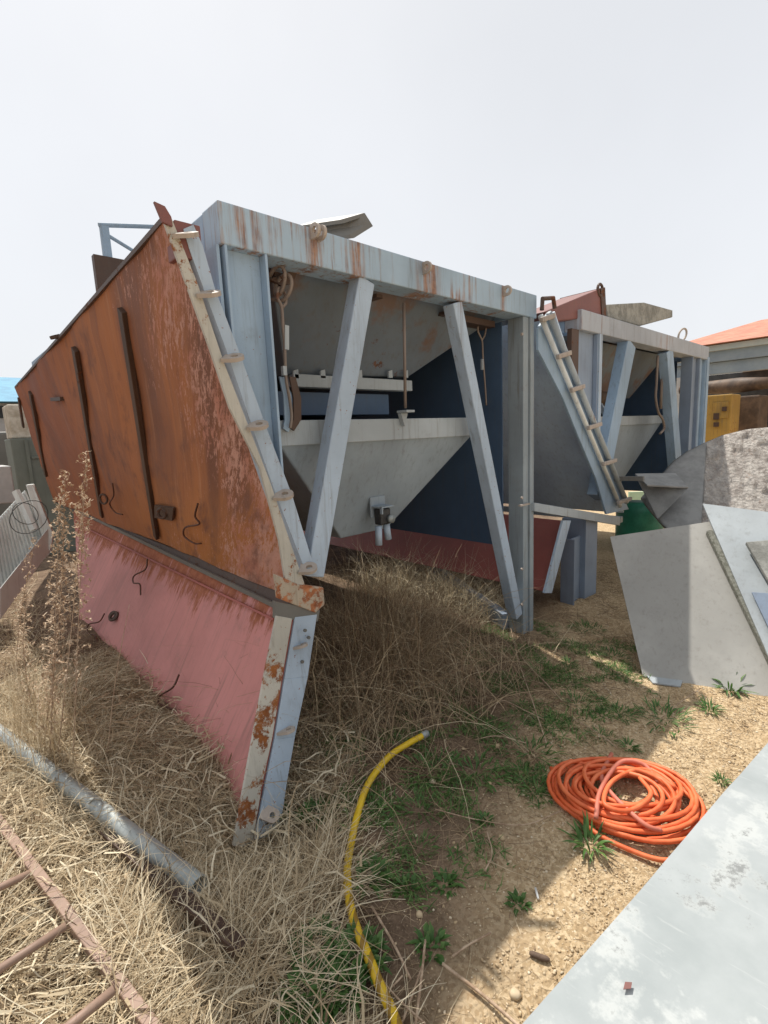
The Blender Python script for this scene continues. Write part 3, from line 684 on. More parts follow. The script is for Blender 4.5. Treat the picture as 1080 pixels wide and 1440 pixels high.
    strip([((389,866),(411,870)),((372,950),(396,958)),((357,1030),(383,1038)),((346,1090),(370,1098)),((328,1190),(354,1192))], 1.94, 1.80, 'edge_strip', 'flake', lo)
    f2 = strip([((415,868),(446,864)),((400,955),(433,952)),((386,1040),(415,1036)),((374,1100),(404,1098)),((357,1188),(392,1180))], 1.945, 1.80, 'hinge_flange', 'pale', U1)
    strip([((411,869),(415,868)),((396,957),(400,955)),((382,1039),(386,1040)),((369,1100),(374,1100)),((353,1190),(357,1188))], 1.955, 1.815, 'hinge_gap', 'pinkshade', U1, .03)
    G().slab([F1(354,1182,1.80), F1(393,1174,1.80), F1(392,1200,1.80), F1(356,1204,1.80)], (0,.03,0)).out('foot_plate', 'dark', U1, bevel=.003)
    for px, py in ((428,886),(433,896),(424,930)):
        c = F1(px, py, 1.92); G().tube([c, c+Vector((0,-.012,0))], .008, 6).out('bolt', 'grime', f2)
    for px, py in ((733,470),(733,700),(733,800),(733,850)):
        c = F1(px, py, YF-.004); G().tube([c, c+Vector((0,-.012,0))], .011, 6).out('bolt', 'clamp', U1)
    for px, py, Y in [(424,908,1.915),(406,1027,1.85),(383,1147,1.79)]:
        c = F1(px, py, Y); G().lug(c, (-.05,.25,1) if py < 1100 else (-.1,-.6,.8), (.5,-.9,0), .030, .013, .05, .42).out('lug', 'clamp', f2)
    # ---- guard rail and scrap box on the rear left corner
    R0 = at(150,402,0,1.02)
    Yr = R0.y; pt = at(146,318,1,Yr)
    ra = G().bar(Vector((pt.x,Yr,R0.z-.02)), pt, .05, .03, (0,1,0)).out('rail_post', 'frame', U1)
    q = at(222,319,1,Yr); G().tube([pt+Vector((-.03,0,0)), q], .014, 8).out('hand_rail', 'frame', U1)
    G().tube([at(150,330,1,Yr), at(186,352,1,Yr)], .012, 8).out('rail_strut', 'frame', U1)
    G().box((R0.x-.06, Yr-.02, R0.z-.3), (at(190,380,1,Yr).x, Yr+.03, at(150,362,1,Yr).z)).out('bin_extension', 'dark', U1)
    return U1
unit_one()

def unit_two():
    U2 = thing('aggregate_hopper', 'second grey steel hopper frame behind the first, carrying a red box on top', 'hopper machine')
    X0, X1, ZT, ZB = 4.115, 7.75, 2.547, 2.385; YB = 6.6
    fb = G().box((X0, YF, ZB), (X1, YF+.15, ZT)).out('front_beam', 'beam2', U2, bevel=.006)
    c = F1(970,473); G().ring(c+Vector((0,.08,.03)), (.3,1,0), .06, .012, sq=(1.5,1)).out('lifting_hook', 'clamp', U2, True)
    G().box((X0+.002, YF+.152, ZB), (X0+.152, YB, ZT-.003)).out('side_beam', 'frame', U2)
    G().box((X1-.15, YF+.152, ZB), (X1-.002, YB, ZT-.003)).out('side_beam', 'frame', U2)
    def vpost(x0, x1, mat, z0=0, y=YF+.01, d=.13):
        g = G().box((x0, y, z0), (x0+.015, y+d, ZB)).box((x1-.015, y, z0), (x1, y+d, ZB)).box((x0+.016, y+.04, z0), (x1-.016, y+.055, ZB)); return g.out('post', mat, U2, bevel=.003)
    zc = lambda x: 2.463-(x-3.66)*1.221+.06
    def cut(xa, xb, ya, yb, name, mat): G().slab([(xa,ya,zc(xa)),(xb,ya,zc(xb)),(xb,ya,ZB),(xa,ya,ZB)], (0,yb-ya,0)).out(name, mat, U2, bevel=.002)
    cut(X0, X0+.34, YF+.05, YF+.065, 'post', 'blue'); cut(X0+.326, X0+.34, YF+.01, YF+.048, 'post_edge', 'blue')
    cut(X0+.345, X0+.40, YF-.002, YF+.1, 'post_flange', 'pale'); cut(X0-.13, X0-.005, YF+.02, YF+.06, 'rusty_panel', 'dark')
    g = G().box((X0, YF+.03, -.05), (X0+.015, YF+.16, .60)).box((X0+.325, YF+.03, -.05), (X0+.34, YF+.16, .60)).box((X0+.016, YF+.07, -.05), (X0+.324, YF+.085, .60)); g.out('leg', 'blue', U2, bevel=.003)
    a = X1-.62; vpost(a, a+.3, 'blue', 0); vpost(X1-.3, X1-.05, 'frame', 0)
    G().box((X1-.045, YF-.002, 0), (X1+.05, YF+.08, ZB+.03)).out('post_flange', 'frame', U2)
    def brace(t, b, w, mat='frame', y=YF+.055):
        p, q = F1(*t), F1(*b); q = p+(q-p)*1.35; p.y = q.y = y
        G().bar(p, q, w, .10, (0,1,0)).out('brace', mat, U2, bevel=.006)
    brace((890,482),(858,642), .20); brace((943,492),(956,655), .20)
    # hopper
    YH = 2.3; hl, hr = F1(838,586,YH), F1(930,588,YH)
    l2, r2 = F1(850,672,YH+.2), F1(872,672,YH+.2)
    z1 = hl.z
    v = [(hl.x,YH,z1-.1),(hr.x,YH,z1-.1),(hr.x,4.6,z1-.1),(hl.x,4.6,z1-.1),(l2.x-.2,YH+.2,.85),(r2.x,YH+.2,.85),(r2.x,3.6,.85),(l2.x-.2,3.6,.85)]
    G().add(v, [(0,1,5,4),(1,2,6,5),(2,3,7,6),(3,0,4,7),(4,5,6,7)]).out('weigh_hopper', 'hopper', U2, bevel=.008)
    G().box((hl.x-.02, YH-.02, z1-.1), (hr.x+.03, 4.62, z1)).out('hopper_rim', 'cream', U2)
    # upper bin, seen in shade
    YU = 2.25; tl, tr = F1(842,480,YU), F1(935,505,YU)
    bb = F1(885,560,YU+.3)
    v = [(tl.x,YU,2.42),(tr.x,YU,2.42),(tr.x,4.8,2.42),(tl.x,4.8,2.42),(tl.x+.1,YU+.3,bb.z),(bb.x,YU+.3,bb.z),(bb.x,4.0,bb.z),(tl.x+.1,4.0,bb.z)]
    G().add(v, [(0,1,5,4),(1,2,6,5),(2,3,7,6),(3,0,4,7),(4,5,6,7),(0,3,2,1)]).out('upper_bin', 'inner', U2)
    G().box((7.30, 2.2, at(890,690,0,7.3).z), (7.312, 6.3, 2.37)).out('shade_backing_panel', 'navy', U2)  # backing added in navy so the shaded inside reads dark
    G().box((5.4, 5.9, .6), (7.29, 5.92, 2.37)).out('rear_panel', 'navy', U2)
    G().box((4.27, 2.13, 2.445), (7.59, 6.4, 2.46)).out('sun_blocking_lid', 'inner', U2)  # cover added here too, to block sun between the beams
    c1, c2 = F1(838,560,2.35), F1(868,562,2.35); G().tube([c1, c2], .075, 18).out('outlet_pipe', 'brown', U2, True)
    G().tube(spline([F1(x, y, 2.05) for x, y in [(925,500),(923,540),(922,560),(926,580),(932,590),(934,602),(928,610)]], 5), .014).tube([F1(931,520,2.05), F1(929,575,2.05)], .016).out('turnbuckle', 'rod', U2, True)
    G().bar(F1(842,568,2.2), F1(854,585,2.2), .06, .02).bar(F1(848,590,2.2), F1(860,600,2.2), .02, .02).out('bracket', 'pale', U2)
    # ---- slanted side panel facing the first unit
    ptop, pbot = Vector((3.66,1.963,2.463)), Vector((5.10,1.963,.705))
    pl = panel('upper_side_panel', [pbot, pbot+Vector((0,5.2,0)), ptop+Vector((.08,5.0,0)), ptop], 'side2', U2, .012, 40, 20, .012, 8)
    # flange face along the near edge
    Bz = [((757,462),(771,440)),((757,492),(789,490)),((792,560),(813,545)),((812,610),(838,600)),((838,672),(857,650)),((853,723),(884,716))]
    g = G(); prev = None
    for a, b in Bz:
        A_, B_ = F1(*a, 1.93), F1(*b, 1.93)
        if prev: g.slab([prev[0], A_, B_, prev[1]], (0,.018,0))
        prev = (A_, B_)
    fl = g.out('hinge_flange', 'frame', U2)
    for (a, b, r) in [((760,444),(872,712),.020),((772,440),(881,706),.024)]:
        G().tube([F1(*a,1.90), F1(*b,1.90)], r, 10).out('hinge_rod', 'traypale' if r < .022 else 'cream', fl, True)
    for px, py in [(770,448),(793,500),(812,547),(836,600),(857,651),(878,705)]:
        G().bar(F1(px-9,py+2,1.875), F1(px+9,py-4,1.875), .035, .03, (0,1,0)).out('clamp', 'clamp', fl, bevel=.006)
    ua = F1(762,436,1.92); g = G().tube([ua, F1(763,420,1.92), F1(778,419,1.92), F1(780,434,1.92)], .016, 8); g.out('lifting_eye', 'dark', U2)
    # ledge
    g = G().box((3.36+.07, 1.92, .62), (3.44, 1.93, .63))
    a, b = F1(752,714,1.93), F1(872,733,1.93)
    G().slab([F1(752,707,1.93), F1(872,727,1.93), F1(872,739,1.93), F1(752,719,1.93)], (0,.05,0)).slab([Vector((5.10,1.99,.66)), Vector((5.10,7.1,.66)), Vector((5.16,7.1,.66)), Vector((5.16,1.99,.66))], (0,0,-.06)).out('fold_ledge', 'cream', U2, bevel=.003)
    # lower panel folding back underneath
    lt, lb = F1(798,733,1.97), F1(768,832,1.97)
    panel('lower_side_panel', [lb, lb+Vector((-.0,5,0)), Vector((5.0,7,.64)), lt+Vector((.0,0,.0))], 'pinkshade', U2, .012, 30, 14, .01, 11)['label'] = 'lower panel in dull red primer'
    G().slab([F1(792,732,1.94), F1(803,732,1.94), F1(776,834,1.94), F1(766,834,1.94)], (0,.02,0)).out('edge_strip', 'pale', U2)
    # rear leg column pieces
    G().box((F1(826,790).x, YF+.02, -.03), (F1(842,790).x, YF+.25, .75)).out('leg_plate', 'blue', U2)
    return U2
unit_two()

# ------------------------------------------------------------------ pieces lying on top
def obox(name, a, b, w, h, mat, lab, cat, up=(0,0,1), bevel=.006, group=None):
    return tag(G().bar(a, b, w, h, up).out(name, mat, None, bevel=bevel), lab, cat, group)
c0 = at(498,336,2,2.552); D_ = (c0-CAM).dot(fw)
E_ = [dp(*q, D_) for q in [(513,299),(525,318),(498,335),(493,330),(514,316),(508,306),(484,314),(478,309)]]
g = G().slab(E_, at(432,345,2,2.556)-c0)
tag(g.out('channel_offcut', 'grime', None, bevel=.002), 'short grey steel channel offcut lying on top of the first frame', 'steel offcut')

rb = thing('steel_box_section', 'faded red tapered steel box lying on top of the second frame', 'steel box')
c = [F1(766,438,2.0), F1(848,404,2.0), F1(851,444,2.0), F1(780,452,2.0)]
G().slab(c, (0,.35,0)).out('body', 'redbox', rb, bevel=.008)
G().slab([F1(845,405,1.99), F1(851,404,1.99), F1(853,446,1.99), F1(847,444,1.99)], (0,.38,0)).out('end_plate', 'dark', rb)
G().ring(F1(844,408,2.0), (0,1,0), .05, .012).out('lifting_eye', 'dark', rb)
g = G(); P = [(852,428),(906,425),(946,436),(946,446),(900,458),(856,446)]
pts = [F1(x, y, 2.05) for x, y in P]; g.slab([pts[0],pts[1],pts[2],pts[3],pts[4],pts[5]], (.15,.55,-.02))
tag(g.out('crusted_plate', 'slab', None, bevel=.01), 'cement crusted flat plate lying on top of the second frame', 'plate')

# ------------------------------------------------------------------ mixer shell, plates on the right
sh = thing('mixer_shell', 'curved cement crusted steel shell behind the leaning plates on the right', 'mixer part')
D0 = 4.6
def shellpt(x, y, bulge=.0): return dp(x, y, D0+(735-y)*.0062-bulge)
arc = [(905,700),(921,681),(936,664),(950,648),(970,634),(994,622),(1020,611),(1049,604),(1085,600),(1125,604),(1170,620),(1210,650)]
bot = [(905,702),(914,715),(925,728),(940,745),(960,755),(985,760),(1010,765),(1049,770),(1085,775),(1125,780),(1170,785),(1210,790)]
def shell(i0, i1, mat, name, rough):
    A_, B_ = arc[i0:i1+1], bot[i0:i1+1]; nu, nv = (i1-i0)*10, 30; v = []
    def lerp(L, t): k = min(int(t), len(L)-2); q = t-k; return (L[k][0]*(1-q)+L[k+1][0]*q, L[k][1]*(1-q)+L[k+1][1]*q)
    for side in (0, 1):
        for j in range(nv+1):
            for i in range(nu+1):
                t = i/10; (xa, ya), (xb, yb) = lerp(A_, t), lerp(B_, t); s_ = j/nv
                x, y = xa*(1-s_)+xb*s_, ya*(1-s_)+yb*s_
                bul = .30*math.sin(math.pi*min(1, max(0, (x-895)/330)))-.12*(s_-.5)**2
                p = shellpt(x, y, bul)
                q = (noise.fractal(p*9, .7, 2.2, 5)*.035+abs(noise.noise(p*28))*.012)*rough
                v.append(p-fw*(q if not side else 0)+fw*(side*.05))
    Wd = nu+1; N = Wd*(nv+1); f = []
    for j in range(nv):
        for i in range(nu): a = j*Wd+i; f += [(a,a+1,a+Wd+1,a+Wd),(N+a,N+a+Wd,N+a+Wd+1,N+a+1)]
    for i in range(nu): f += [(i,N+i,N+i+1,i+1),(nv*Wd+i,nv*Wd+i+1,N+nv*Wd+i+1,N+nv*Wd+i)]
    for j in range(nv): a = j*Wd; b = a+nu; f += [(a,a+Wd,N+a+Wd,N+a),(b,N+b,N+b+Wd,b+Wd)]
    mesh_obj(name, v, f, mat, sh, smooth=True)
shell(0, 5, 'crustsm', 'smooth_shaded_section', .12); shell(5, 11, 'crust', 'crusted_section', 1.)  # left section carries the second frame's shadow in its darker colour
c1 = [dp(893,668,4.72), dp(950,667,4.78), dp(968,687,4.45), dp(910,684,4.45)]
G().slab(c1, (0,0,.015)).slab([dp(895,669,4.72), dp(968,687,4.45), dp(925,730,4.5)], Vector((.02,.02,0))).out('blade', 'crustsm', sh, bevel=.003)
G().bar(dp(862,673,4.7), dp(905,673,4.5), .04, .04).out('shaft', 'grime', sh)

# leaning plates
BL = gat(904,952); BR = gat(1080,978); TL = dp(858,756,3.80)
n1 = (BR-BL).cross(TL-BL).normalized()
def P1(x, y): return onpl(x, y, BL, n1)
c1 = [BL, P1(1200,995), P1(1200,716), TL]
c1 = [P1(904,952), P1(1105,985), P1(1008,733), P1(858,756)]
pl1 = panel('leaning_plate', c1, 'plate', None, .010, 30, 30, .004, 21); tag(pl1, 'large warm grey steel plate leaning back, half in shadow', 'steel plate')
nf = n1 if n1.dot(CAM-BL) > 0 else -n1
def sheetpoly(name, pts, mat, lab, th_=.02, off=.06, cat='steel plate', bevel=.003, extra=None):
    o = nf*off; return tag(G().slab([P1(*p)+o for p in pts], nf*-th_).out(name, mat, None, bevel=bevel), lab, cat)
sheetpoly('leaning_plate', [(986,716),(1180,742),(1180,985),(1100,985)], 'plateblue', 'pale blue grey plate leaning over the warm grey plate', .02, .07)
tag(G().bar(P1(996,752)+nf*.035, P1(1096,960)+nf*.035, .04, .05, nf).out('crusted_edge_bar', 'slabedge', None, bevel=.006), 'cement crusted bar along the lower edge of the pale blue plate', 'bar')
sheetpoly('cement_board', [(1043,777),(1150,768),(1150,890),(1092,862)], 'slab', 'small cement board resting on the pale blue plate', .03, .13, 'board', .004)
sheetpoly('leaning_plate', [(1052,843),(1150,850),(1150,965),(1090,925)], 'blue', 'narrow blue plate low on the stack at the right edge', .012, .10)
tag(G().slab([gat(905,944,.012), gat(963,948,.012), gat(957,965,.012), gat(918,960,.012)], (0,0,-.008)).out('flat_offcut', 'plateblue', None), 'small pale blue steel offcut flat on the ground at the plate foot', 'steel offcut')

# big sheet in the foreground
Zs = .07
a, b = at(735,1440,2,Zs), at(1080,1044,2,Zs); d = (b-a).normalized(); n = Vector((d.y,-d.x,0))
if n.dot(Vector((0,-1,0))) < 0: n = -n
c = [a-d*1.3, b+d*1.2, b+d*1.2+n*1.4, a-d*1.3+n*1.4]
o = panel('zinc_sheet', c, 'zinc', None, .012, 50, 30, .010, 31, .0); tag(o, 'big pale zinc coated sheet lying flat in the bottom right corner', 'metal sheet')

# ------------------------------------------------------------------ hoses
c = gat(878,1128); cx, cy = c.x, c.y
P = []; T = 15; ph0 = 2.2
for i in range(T*28):
    a_ = ph0+2*math.pi*i/28; k = i/28
    R = .228+.035*math.sin(k*1.9)+.03*math.sin(k*4.1+1)-.035*(k % 3)*.5
    if k > 8.5: R = .19-.013*(k-8.5)+.02*math.sin(k*3)
    ox, oy = .042*math.sin(k*1.3), .042*math.cos(k*1.7+.5)
    sx, sy = 1.12, .86
    X_, Y_ = R*math.cos(a_)*sx+ox, R*math.sin(a_)*sy+oy
    q = D2R(-52); x_, y_ = cx+X_*math.cos(q)-Y_*math.sin(q), cy+X_*math.sin(q)+Y_*math.cos(q)
    z_ = gz(x_, y_)++.010+.0042*k+.012*math.sin(a_*1+ k*2.1)+.012
    P.append(Vector((x_, y_, max(z_, gz(x_, y_)+.013))))
oh = thing('coiled_hose', 'coil of orange rubber hose lying on the soil beside the zinc sheet', 'hose')
G().tube(P[:-40], .0092, 10).out('coil', 'orange', oh, True)
P2 = spline([gat(860,1060,.05), gat(846,1092,.075), gat(862,1118,.085), gat(905,1158,.08), gat(930,1168,.06)], 8)
G().tube(P2, .0092, 10).out('loose_loop', 'orangedull', oh, True)
P3 = spline([gat(950,1108,.06), gat(905,1082,.075), gat(862,1098,.09), gat(850,1130,.095), gat(884,1140,.09), gat(915,1118,.09), gat(900,1094,.08)], 8)
G().tube(P3, .0092, 10).out('loose_loop', 'orange', oh, True)
P4 = spline([gat(775,1080,.02), gat(790,1115,.02), gat(830,1165,.02), gat(885,1195,.02), gat(938,1210,.02), gat(975,1195,.02)], 8)
G().tube(P4, .0092, 10).out('outer_turn', 'orange', oh, True)
P5 = spline([gat(838,1150,.08), gat(845,1110,.09), gat(872,1072,.09), gat(905,1075,.08), gat(925,1100,.06)], 8)
G().tube(P5, .0092, 10).out('loose_loop', 'orangedull', oh, True)

yh = thing('garden_hose', 'yellow rubber hose curving over the weeds, its lower part wrapped in brown tape', 'hose')
yp = [(597,1033,.07),(570,1048,.06),(545,1066,.045),(518,1102,.035),(503,1145,.03),(494,1185,.025),(489,1215,.035),(489,1248,.035),(495,1285,.035),(505,1315,.035),(519,1348,.035),(535,1388,.035),(552,1425,.035),(575,1490,.035)]
Py = spline([gat(x, y, h) for x, y, h in yp], 8)
G().tube(Py, .0150, 14).out('hose_body', 'yellow', yh, True)
G().tube([Py[0]+(Py[0]-Py[1]).normalized()*.02, Py[1]], .0175, 14).out('hose_fitting', 'galv', yh, True)

# ------------------------------------------------------------------ pipe, angle iron, ladder frame
def at2(x, y, h): return gat(x, y, h)
a, b = gat(280,1247,.07), gat(-60,985,.06); g = G(); N = 20
d = (b-a).normalized(); u = Vector((0,0,1)); s = d.cross(u).normalized(); u = s.cross(d)
R, r = .036, .0325; v = []
segs = 24; L = (b-a).length
for k in range(segs+1):
    for rr in (R, r):
        for j in range(N):
            an = 2*math.pi*j/N; v.append(a+d*(L*k/segs)+s*math.cos(an)*rr+u*math.sin(an)*rr)
f = []
for k in range(segs):
    for q in (0, 1):
        for j in range(N):
            i0 = k*2*N+q*N; i1 = i0+2*N; f.append((i0+j, i0+(j+1)%N, i1+(j+1)%N, i1+j))
for k in (0, segs):
    i0 = k*2*N; f += [(i0+j, i0+(j+1)%N, i0+N+(j+1)%N, i0+N+j) for j in range(N)]
tag(mesh_obj('steel_pipe', v, f, 'galv', None, True), 'long galvanised steel pipe lying across the dry grass', 'pipe')
a, b = gat(340,1336,.06), gat(150,1172,.045); d = (b-a).normalized(); s = d.cross(Vector((0,0,1))).normalized()
tag(G().prism([(-.03,0),(.03,0),(.03,.005),(-.025,.005),(-.025,.035),(-.03,.035)], a, b, s, (0,0,1)).out('angle_iron', 'dark', None), 'rusty brown angle iron lying under the end of the pipe', 'angle iron')

lf = thing('ladder_frame', 'rusty ladder shaped bar frame lying in the dry grass at bottom left', 'bar frame')
a, b = gat(-40,1105,.05), gat(232,1470,.05)
G().bar(a, b, .034, .034).out('rail', 'rebar', lf, bevel=.003)
d = (b-a).normalized(); off = Vector((-d.y, d.x, 0)); off = off if off.x < 0 else -off
for r1, r2 in [((42,1228),(-90,1290)),((93,1302),(-60,1402)),((160,1392),(40,1490))]:
    p, q = gat(*r1, .12), gat(*r2, .12); G().tube([p, q], .0125, 8).out('rung', 'rebar', lf, True)

# ------------------------------------------------------------------ tray stack on the left
tr = thing('ribbed_tray', 'grey ribbed metal tray with raised rims tilted against the rusted panel', 'metal tray')
Yt = 4.7
def T(x, y, Y=Yt): return at(x, y, 1, Y)
o_, u_, v_ = T(-90,905), None, None
c = [T(-40,890,4.4), T(72,775,4.9), T(34,690,5.1), T(-40,770,4.6)]
panel('tray_floor', c, 'traypale', tr, .01, 20, 10, .004, 40)
for i in range(22):
    s_ = (i+.5)/22; p = c[0]*(1-s_)+c[1]*s_; q = c[3]*(1-s_)+c[2]*s_
    nn = (c[1]-c[0]).cross(c[3]-c[0]).normalized(); nn = nn if nn.dot(CAM-c[0]) > 0 else -nn
    G().bar(p+nn*.012, q+nn*.012, .014, .02, nn).out('rib', 'traypale', tr)
nn = (c[1]-c[0]).cross(c[3]-c[0]).normalized(); nn = nn if nn.dot(CAM-c[0]) > 0 else -nn
G().slab([T(0,872,4.4), T(72,772,4.85), T(70,740,4.85), T(0,828,4.4)], (0,.02,0)).out('front_rim', 'traypale', tr, bevel=.004)
G().slab([T(36,682,4.9), T(46,681,4.9), T(75,752,4.82), T(70,775,4.82), T(62,765,4.85)], (.02,.06,0)).out('side_rim', 'traypale', tr, bevel=.004)
G().bar(T(22,690,4.85), T(48,745,4.75), .03, .05).out('cross_bar', 'traypale', tr)
wb = G()
for k in range(2):
    c_ = T(36+k*5, 722+5*k, 4.6); wb.ring(c_, (.5-.5*k, -1, .5-.35*k), .09+.02*k, .003, sq=(1+.25*k,1))
tag(wb.out('wire_bundle', 'wiredark', None, True), 'loose loops of dark wire hung on the tray rim', 'wire')
tag(G().box((T(-40,650,5.6).x, 5.6, T(0,690,5.6).z-.12), (T(16,660,5.6).x, 6.2, T(0,656,5.6).z)).out('white_box', 'plaster', None, bevel=.01), 'pale box standing behind the ribbed tray at the left edge', 'box')

# cabinet with an ochre block above it, beyond the panel
Yc = 8.9
cb = thing('steel_cabinet', 'grey green steel cabinet standing beyond the rusted panel', 'cabinet')
a, b = at(14,617,1,Yc), at(62,700,1,Yc)
G().box((a.x, Yc, 0), (a.x+1.1, Yc+.7, a.z)).out('body', 'cabinet', cb, bevel=.01)
G().box((a.x+.16, Yc-.03, .1), (a.x+.20, Yc-.002, a.z-.02)).box((a.x+.22, Yc-.02, a.z-.3), (a.x+.9, Yc-.002, a.z-.27)).out('door_frame', 'cabinet', cb)
a2, b2 = at(8,569,1,Yc+.1), at(36,616,1,Yc+.1)
tag(G().box((a2.x, Yc+.05, a.z+.004), (a2.x+.6, Yc+.6, a2.z)).out('ochre_block', 'ochre', None, bevel=.02), 'weathered cream block standing on the grey green cabinet', 'block')
hb = thing('workshop', 'low grey workshop with a blue sheet roof far off at the left edge', 'building')
Yh = 16.; p1, p2, p3 = at(-60,545,1,Yh), at(30,545,1,Yh), at(0,566,1,Yh)
zb = at(0,567,1,Yh).z
G().box((p1.x-6, Yh, -.1), (p2.x+1.5, Yh+6, zb)).out('wall', 'plaster', hb)
G().add([(p1.x-6.5,Yh-.6,zb),(p2.x+1.9,Yh-.6,zb),(p2.x+1.9,Yh+3,zb+1.0),(p1.x-6.5,Yh+3,zb+1.0),(p2.x+1.9,Yh+6.4,zb),(p1.x-6.5,Yh+6.4,zb)], [(0,1,2,3),(3,2,4,5),(1,4,2),(0,3,5),(0,5,4,1)]).out('roof', 'blueroof', hb)
w0, w1 = at(-8,571,1,Yh), at(8,588,1,Yh)
G().box((w0.x, Yh-.02, w1.z), (w1.x, Yh-.003, w0.z)).out('window', 'shadewin', hb)
tag(G().box((at(-30,600,1,11).x, 11, 0), (at(12,600,1,11).x, 12, at(0,607,1,11).z)).out('machine_block', 'grime', None, bevel=.05), 'dark grey machine block in front of the workshop', 'machine')

# ------------------------------------------------------------------ building with tiled roof on the right
bd = thing('tiled_house', 'blue grey building with a red tiled roof over an open bay at the right', 'building')
Xb = 14.
e1, e2 = at(1080,476,0,Xb), at(1080,476,0,Xb)
ze = (e1.z+e2.z)/2; y0, y1 = -6.0, at(985,483,0,Xb).y+.6
zt = at(1080,484,0,Xb).z; zl = at(1060,520,0,Xb).z; zm = at(1080,500,0,Xb).z
G().box((Xb-.12, y0, zt), (Xb, y1+.1, ze)).out('fascia', 'teal', bd)
G().box((Xb+.0, y0, zm), (Xb+.25, y1, zt-.002)).out('wall', 'bluewall', bd)
G().box((Xb+.12, y0, zl), (Xb+.35, y1, zm-.01)).out('lintel', 'bluewall', bd)
G().box((Xb+9, y0, 0), (Xb+9.2, y1+2, ze)).out('back_wall', 'shadewin', bd)  # near black tone stands in for the shade inside the bay
for yy in (at(1085,560,0,Xb+.1).y-.35, y1-.4): G().box((Xb+.05, yy, 0), (Xb+.4, yy+.35, zl)).out('column', 'plaster', bd)
rx, rz = Xb+4.5, 0
rp = at(1070,450,0,Xb+4.5); yr = rp.y; zr_ = rp.z
G().add([(Xb-.3,y0,ze+.02),(Xb-.3,y1+.4,ze+.02),(Xb+4.5,yr,zr_),(Xb+4.5,y0,zr_),(Xb+9.5,y1+.4,ze+.02),(Xb+9.5,y0,ze+.02)], [(0,1,2,3),(1,4,2),(3,2,4,5),(0,5,4,1)]).out('roof', 'tile', bd)
# yellow machine and drum in the bay
ym = thing('yellow_machine', 'yellow machine cabinet standing in the open bay behind the shell', 'machine')
Xm = 10.5; a, b = at(998,556,0,Xm), at(1026,620,0,Xm)
G().box((Xm, b.y, 0), (Xm+.6, a.y+.1, a.z)).out('cabinet', 'yellowpaint', ym, bevel=.02)
m0, m1 = at(1003,566,0,Xm), at(1024,588,0,Xm)
G().box((Xm-.02, m1.y, m1.z), (Xm-.002, m0.y, m0.z)).out('door', 'yellowpaint', ym, bevel=.01)
G().box((Xm-.03, at(1012,580,0,Xm).y, at(1008,590,0,Xm).z), (Xm-.021, at(1004,580,0,Xm).y, at(1008,581,0,Xm).z)).out('control_box', 'dark', ym)
for (x0,y0,x1,y1) in ((1004,594,1011,600),(1016,572,1022,578)):
    q0, q1 = at(x0,y0,0,Xm-.02), at(x1,y1,0,Xm-.02); G().box((Xm-.05, q1.y, q1.z), (Xm-.022, q0.y, q0.z)).out('vent', 'dark', ym)
a, b = at(1028,558,0,11.5), at(1066,604,0,11.5)
tag(G().box((11.5, b.y, 0), (12.3, a.y, a.z)).out('storage_crate', 'brown', None, bevel=.03), 'brown crate stack standing beside the yellow machine', 'crate')
c1, c2 = at(1000,545,0,12.5), at(1085,538,0,11.5)
tag(G().tube([c1+Vector((0,.6,0)), c1, c1*.5+c2*.5, c2], [.08,.14,.15,.10], 20).out('mixing_drum', 'brown', None, True), 'long brown drum hanging in the shade above the yellow machine', 'drum')

# green drum and mint sheet glimpsed between the machines
p = dp(900,712,6.3)
tag(G().tube([Vector((p.x,p.y,0)), Vector((p.x,p.y,.10)), Vector((p.x,p.y,p.z-.06)), Vector((p.x,p.y,p.z+.05))], [.26,.28,.28,.24], 20).out('green_drum', 'green', None, True), 'dark green drum standing in the gap between the hopper frames and the shell', 'drum')
a, b = dp(885,692,8.5), dp(935,728,8.5)
tag(G().slab([Vector((a.x,a.y,0)), Vector((b.x+.6,b.y-.6,0)), Vector((b.x+.6,b.y-.6,a.z+.0)), a], (.03,.03,0)).out('mint_sheet', 'mint', None), 'pale mint sheet standing behind the green drum', 'sheet')

# ------------------------------------------------------------------ plants
def leaf(V, Fc, Tn, p, head, L, w, e0, de, tint, lobes=0):
    k = len(V); seg = 5; e = e0; q = Vector(p); h = Vector((math.cos(head), math.sin(head), 0)); s = Vector((-h.y, h.x, 0))
    for i in range(seg+1):
        t = i/seg; wd = w*math.sin(math.pi*min(1, .12+.86*t))**.8*(1+(.35*math.sin(t*22) if lobes else 0))
        V += [q-s*wd*.5+Vector((0,0,wd*.18)), q.copy(), q+s*wd*.5+Vector((0,0,wd*.18))]; Tn += [tint-.05, tint-.15, tint+.05]
        q = q+(h*math.cos(e)+Vector((0,0,math.sin(e))))*(L/seg); e += de/seg
    for i in range(seg): a = k+i*3; Fc += [(a,a+1,a+4,a+3),(a+1,a+2,a+5,a+4)]
def weedmesh(name, nl, L, w, lobes, spread=0., tint=.5):
    V, Fc, Tn = [], [], []
    for i in range(nl):
        h = random.uniform(0, 6.28); s = random.random()**.5*spread
        leaf(V, Fc, Tn, (math.cos(h)*s*.8, math.sin(h)*s, .004), h+random.uniform(-.7,.7), L*random.uniform(.5,1.15), w*random.uniform(.7,1.2), random.uniform(.2,1.25), random.uniform(-1.5,-.3), min(1,max(0,random.gauss(tint,.2))), lobes)
    me = bpy.data.meshes.new(name); me.from_pydata([tuple(v) for v in V], [], Fc); me.shade_smooth()
    a = me.attributes.new('tint', 'FLOAT', 'POINT'); a.data.foreach_set('value', Tn); me.materials.append(M['leaf']); return me
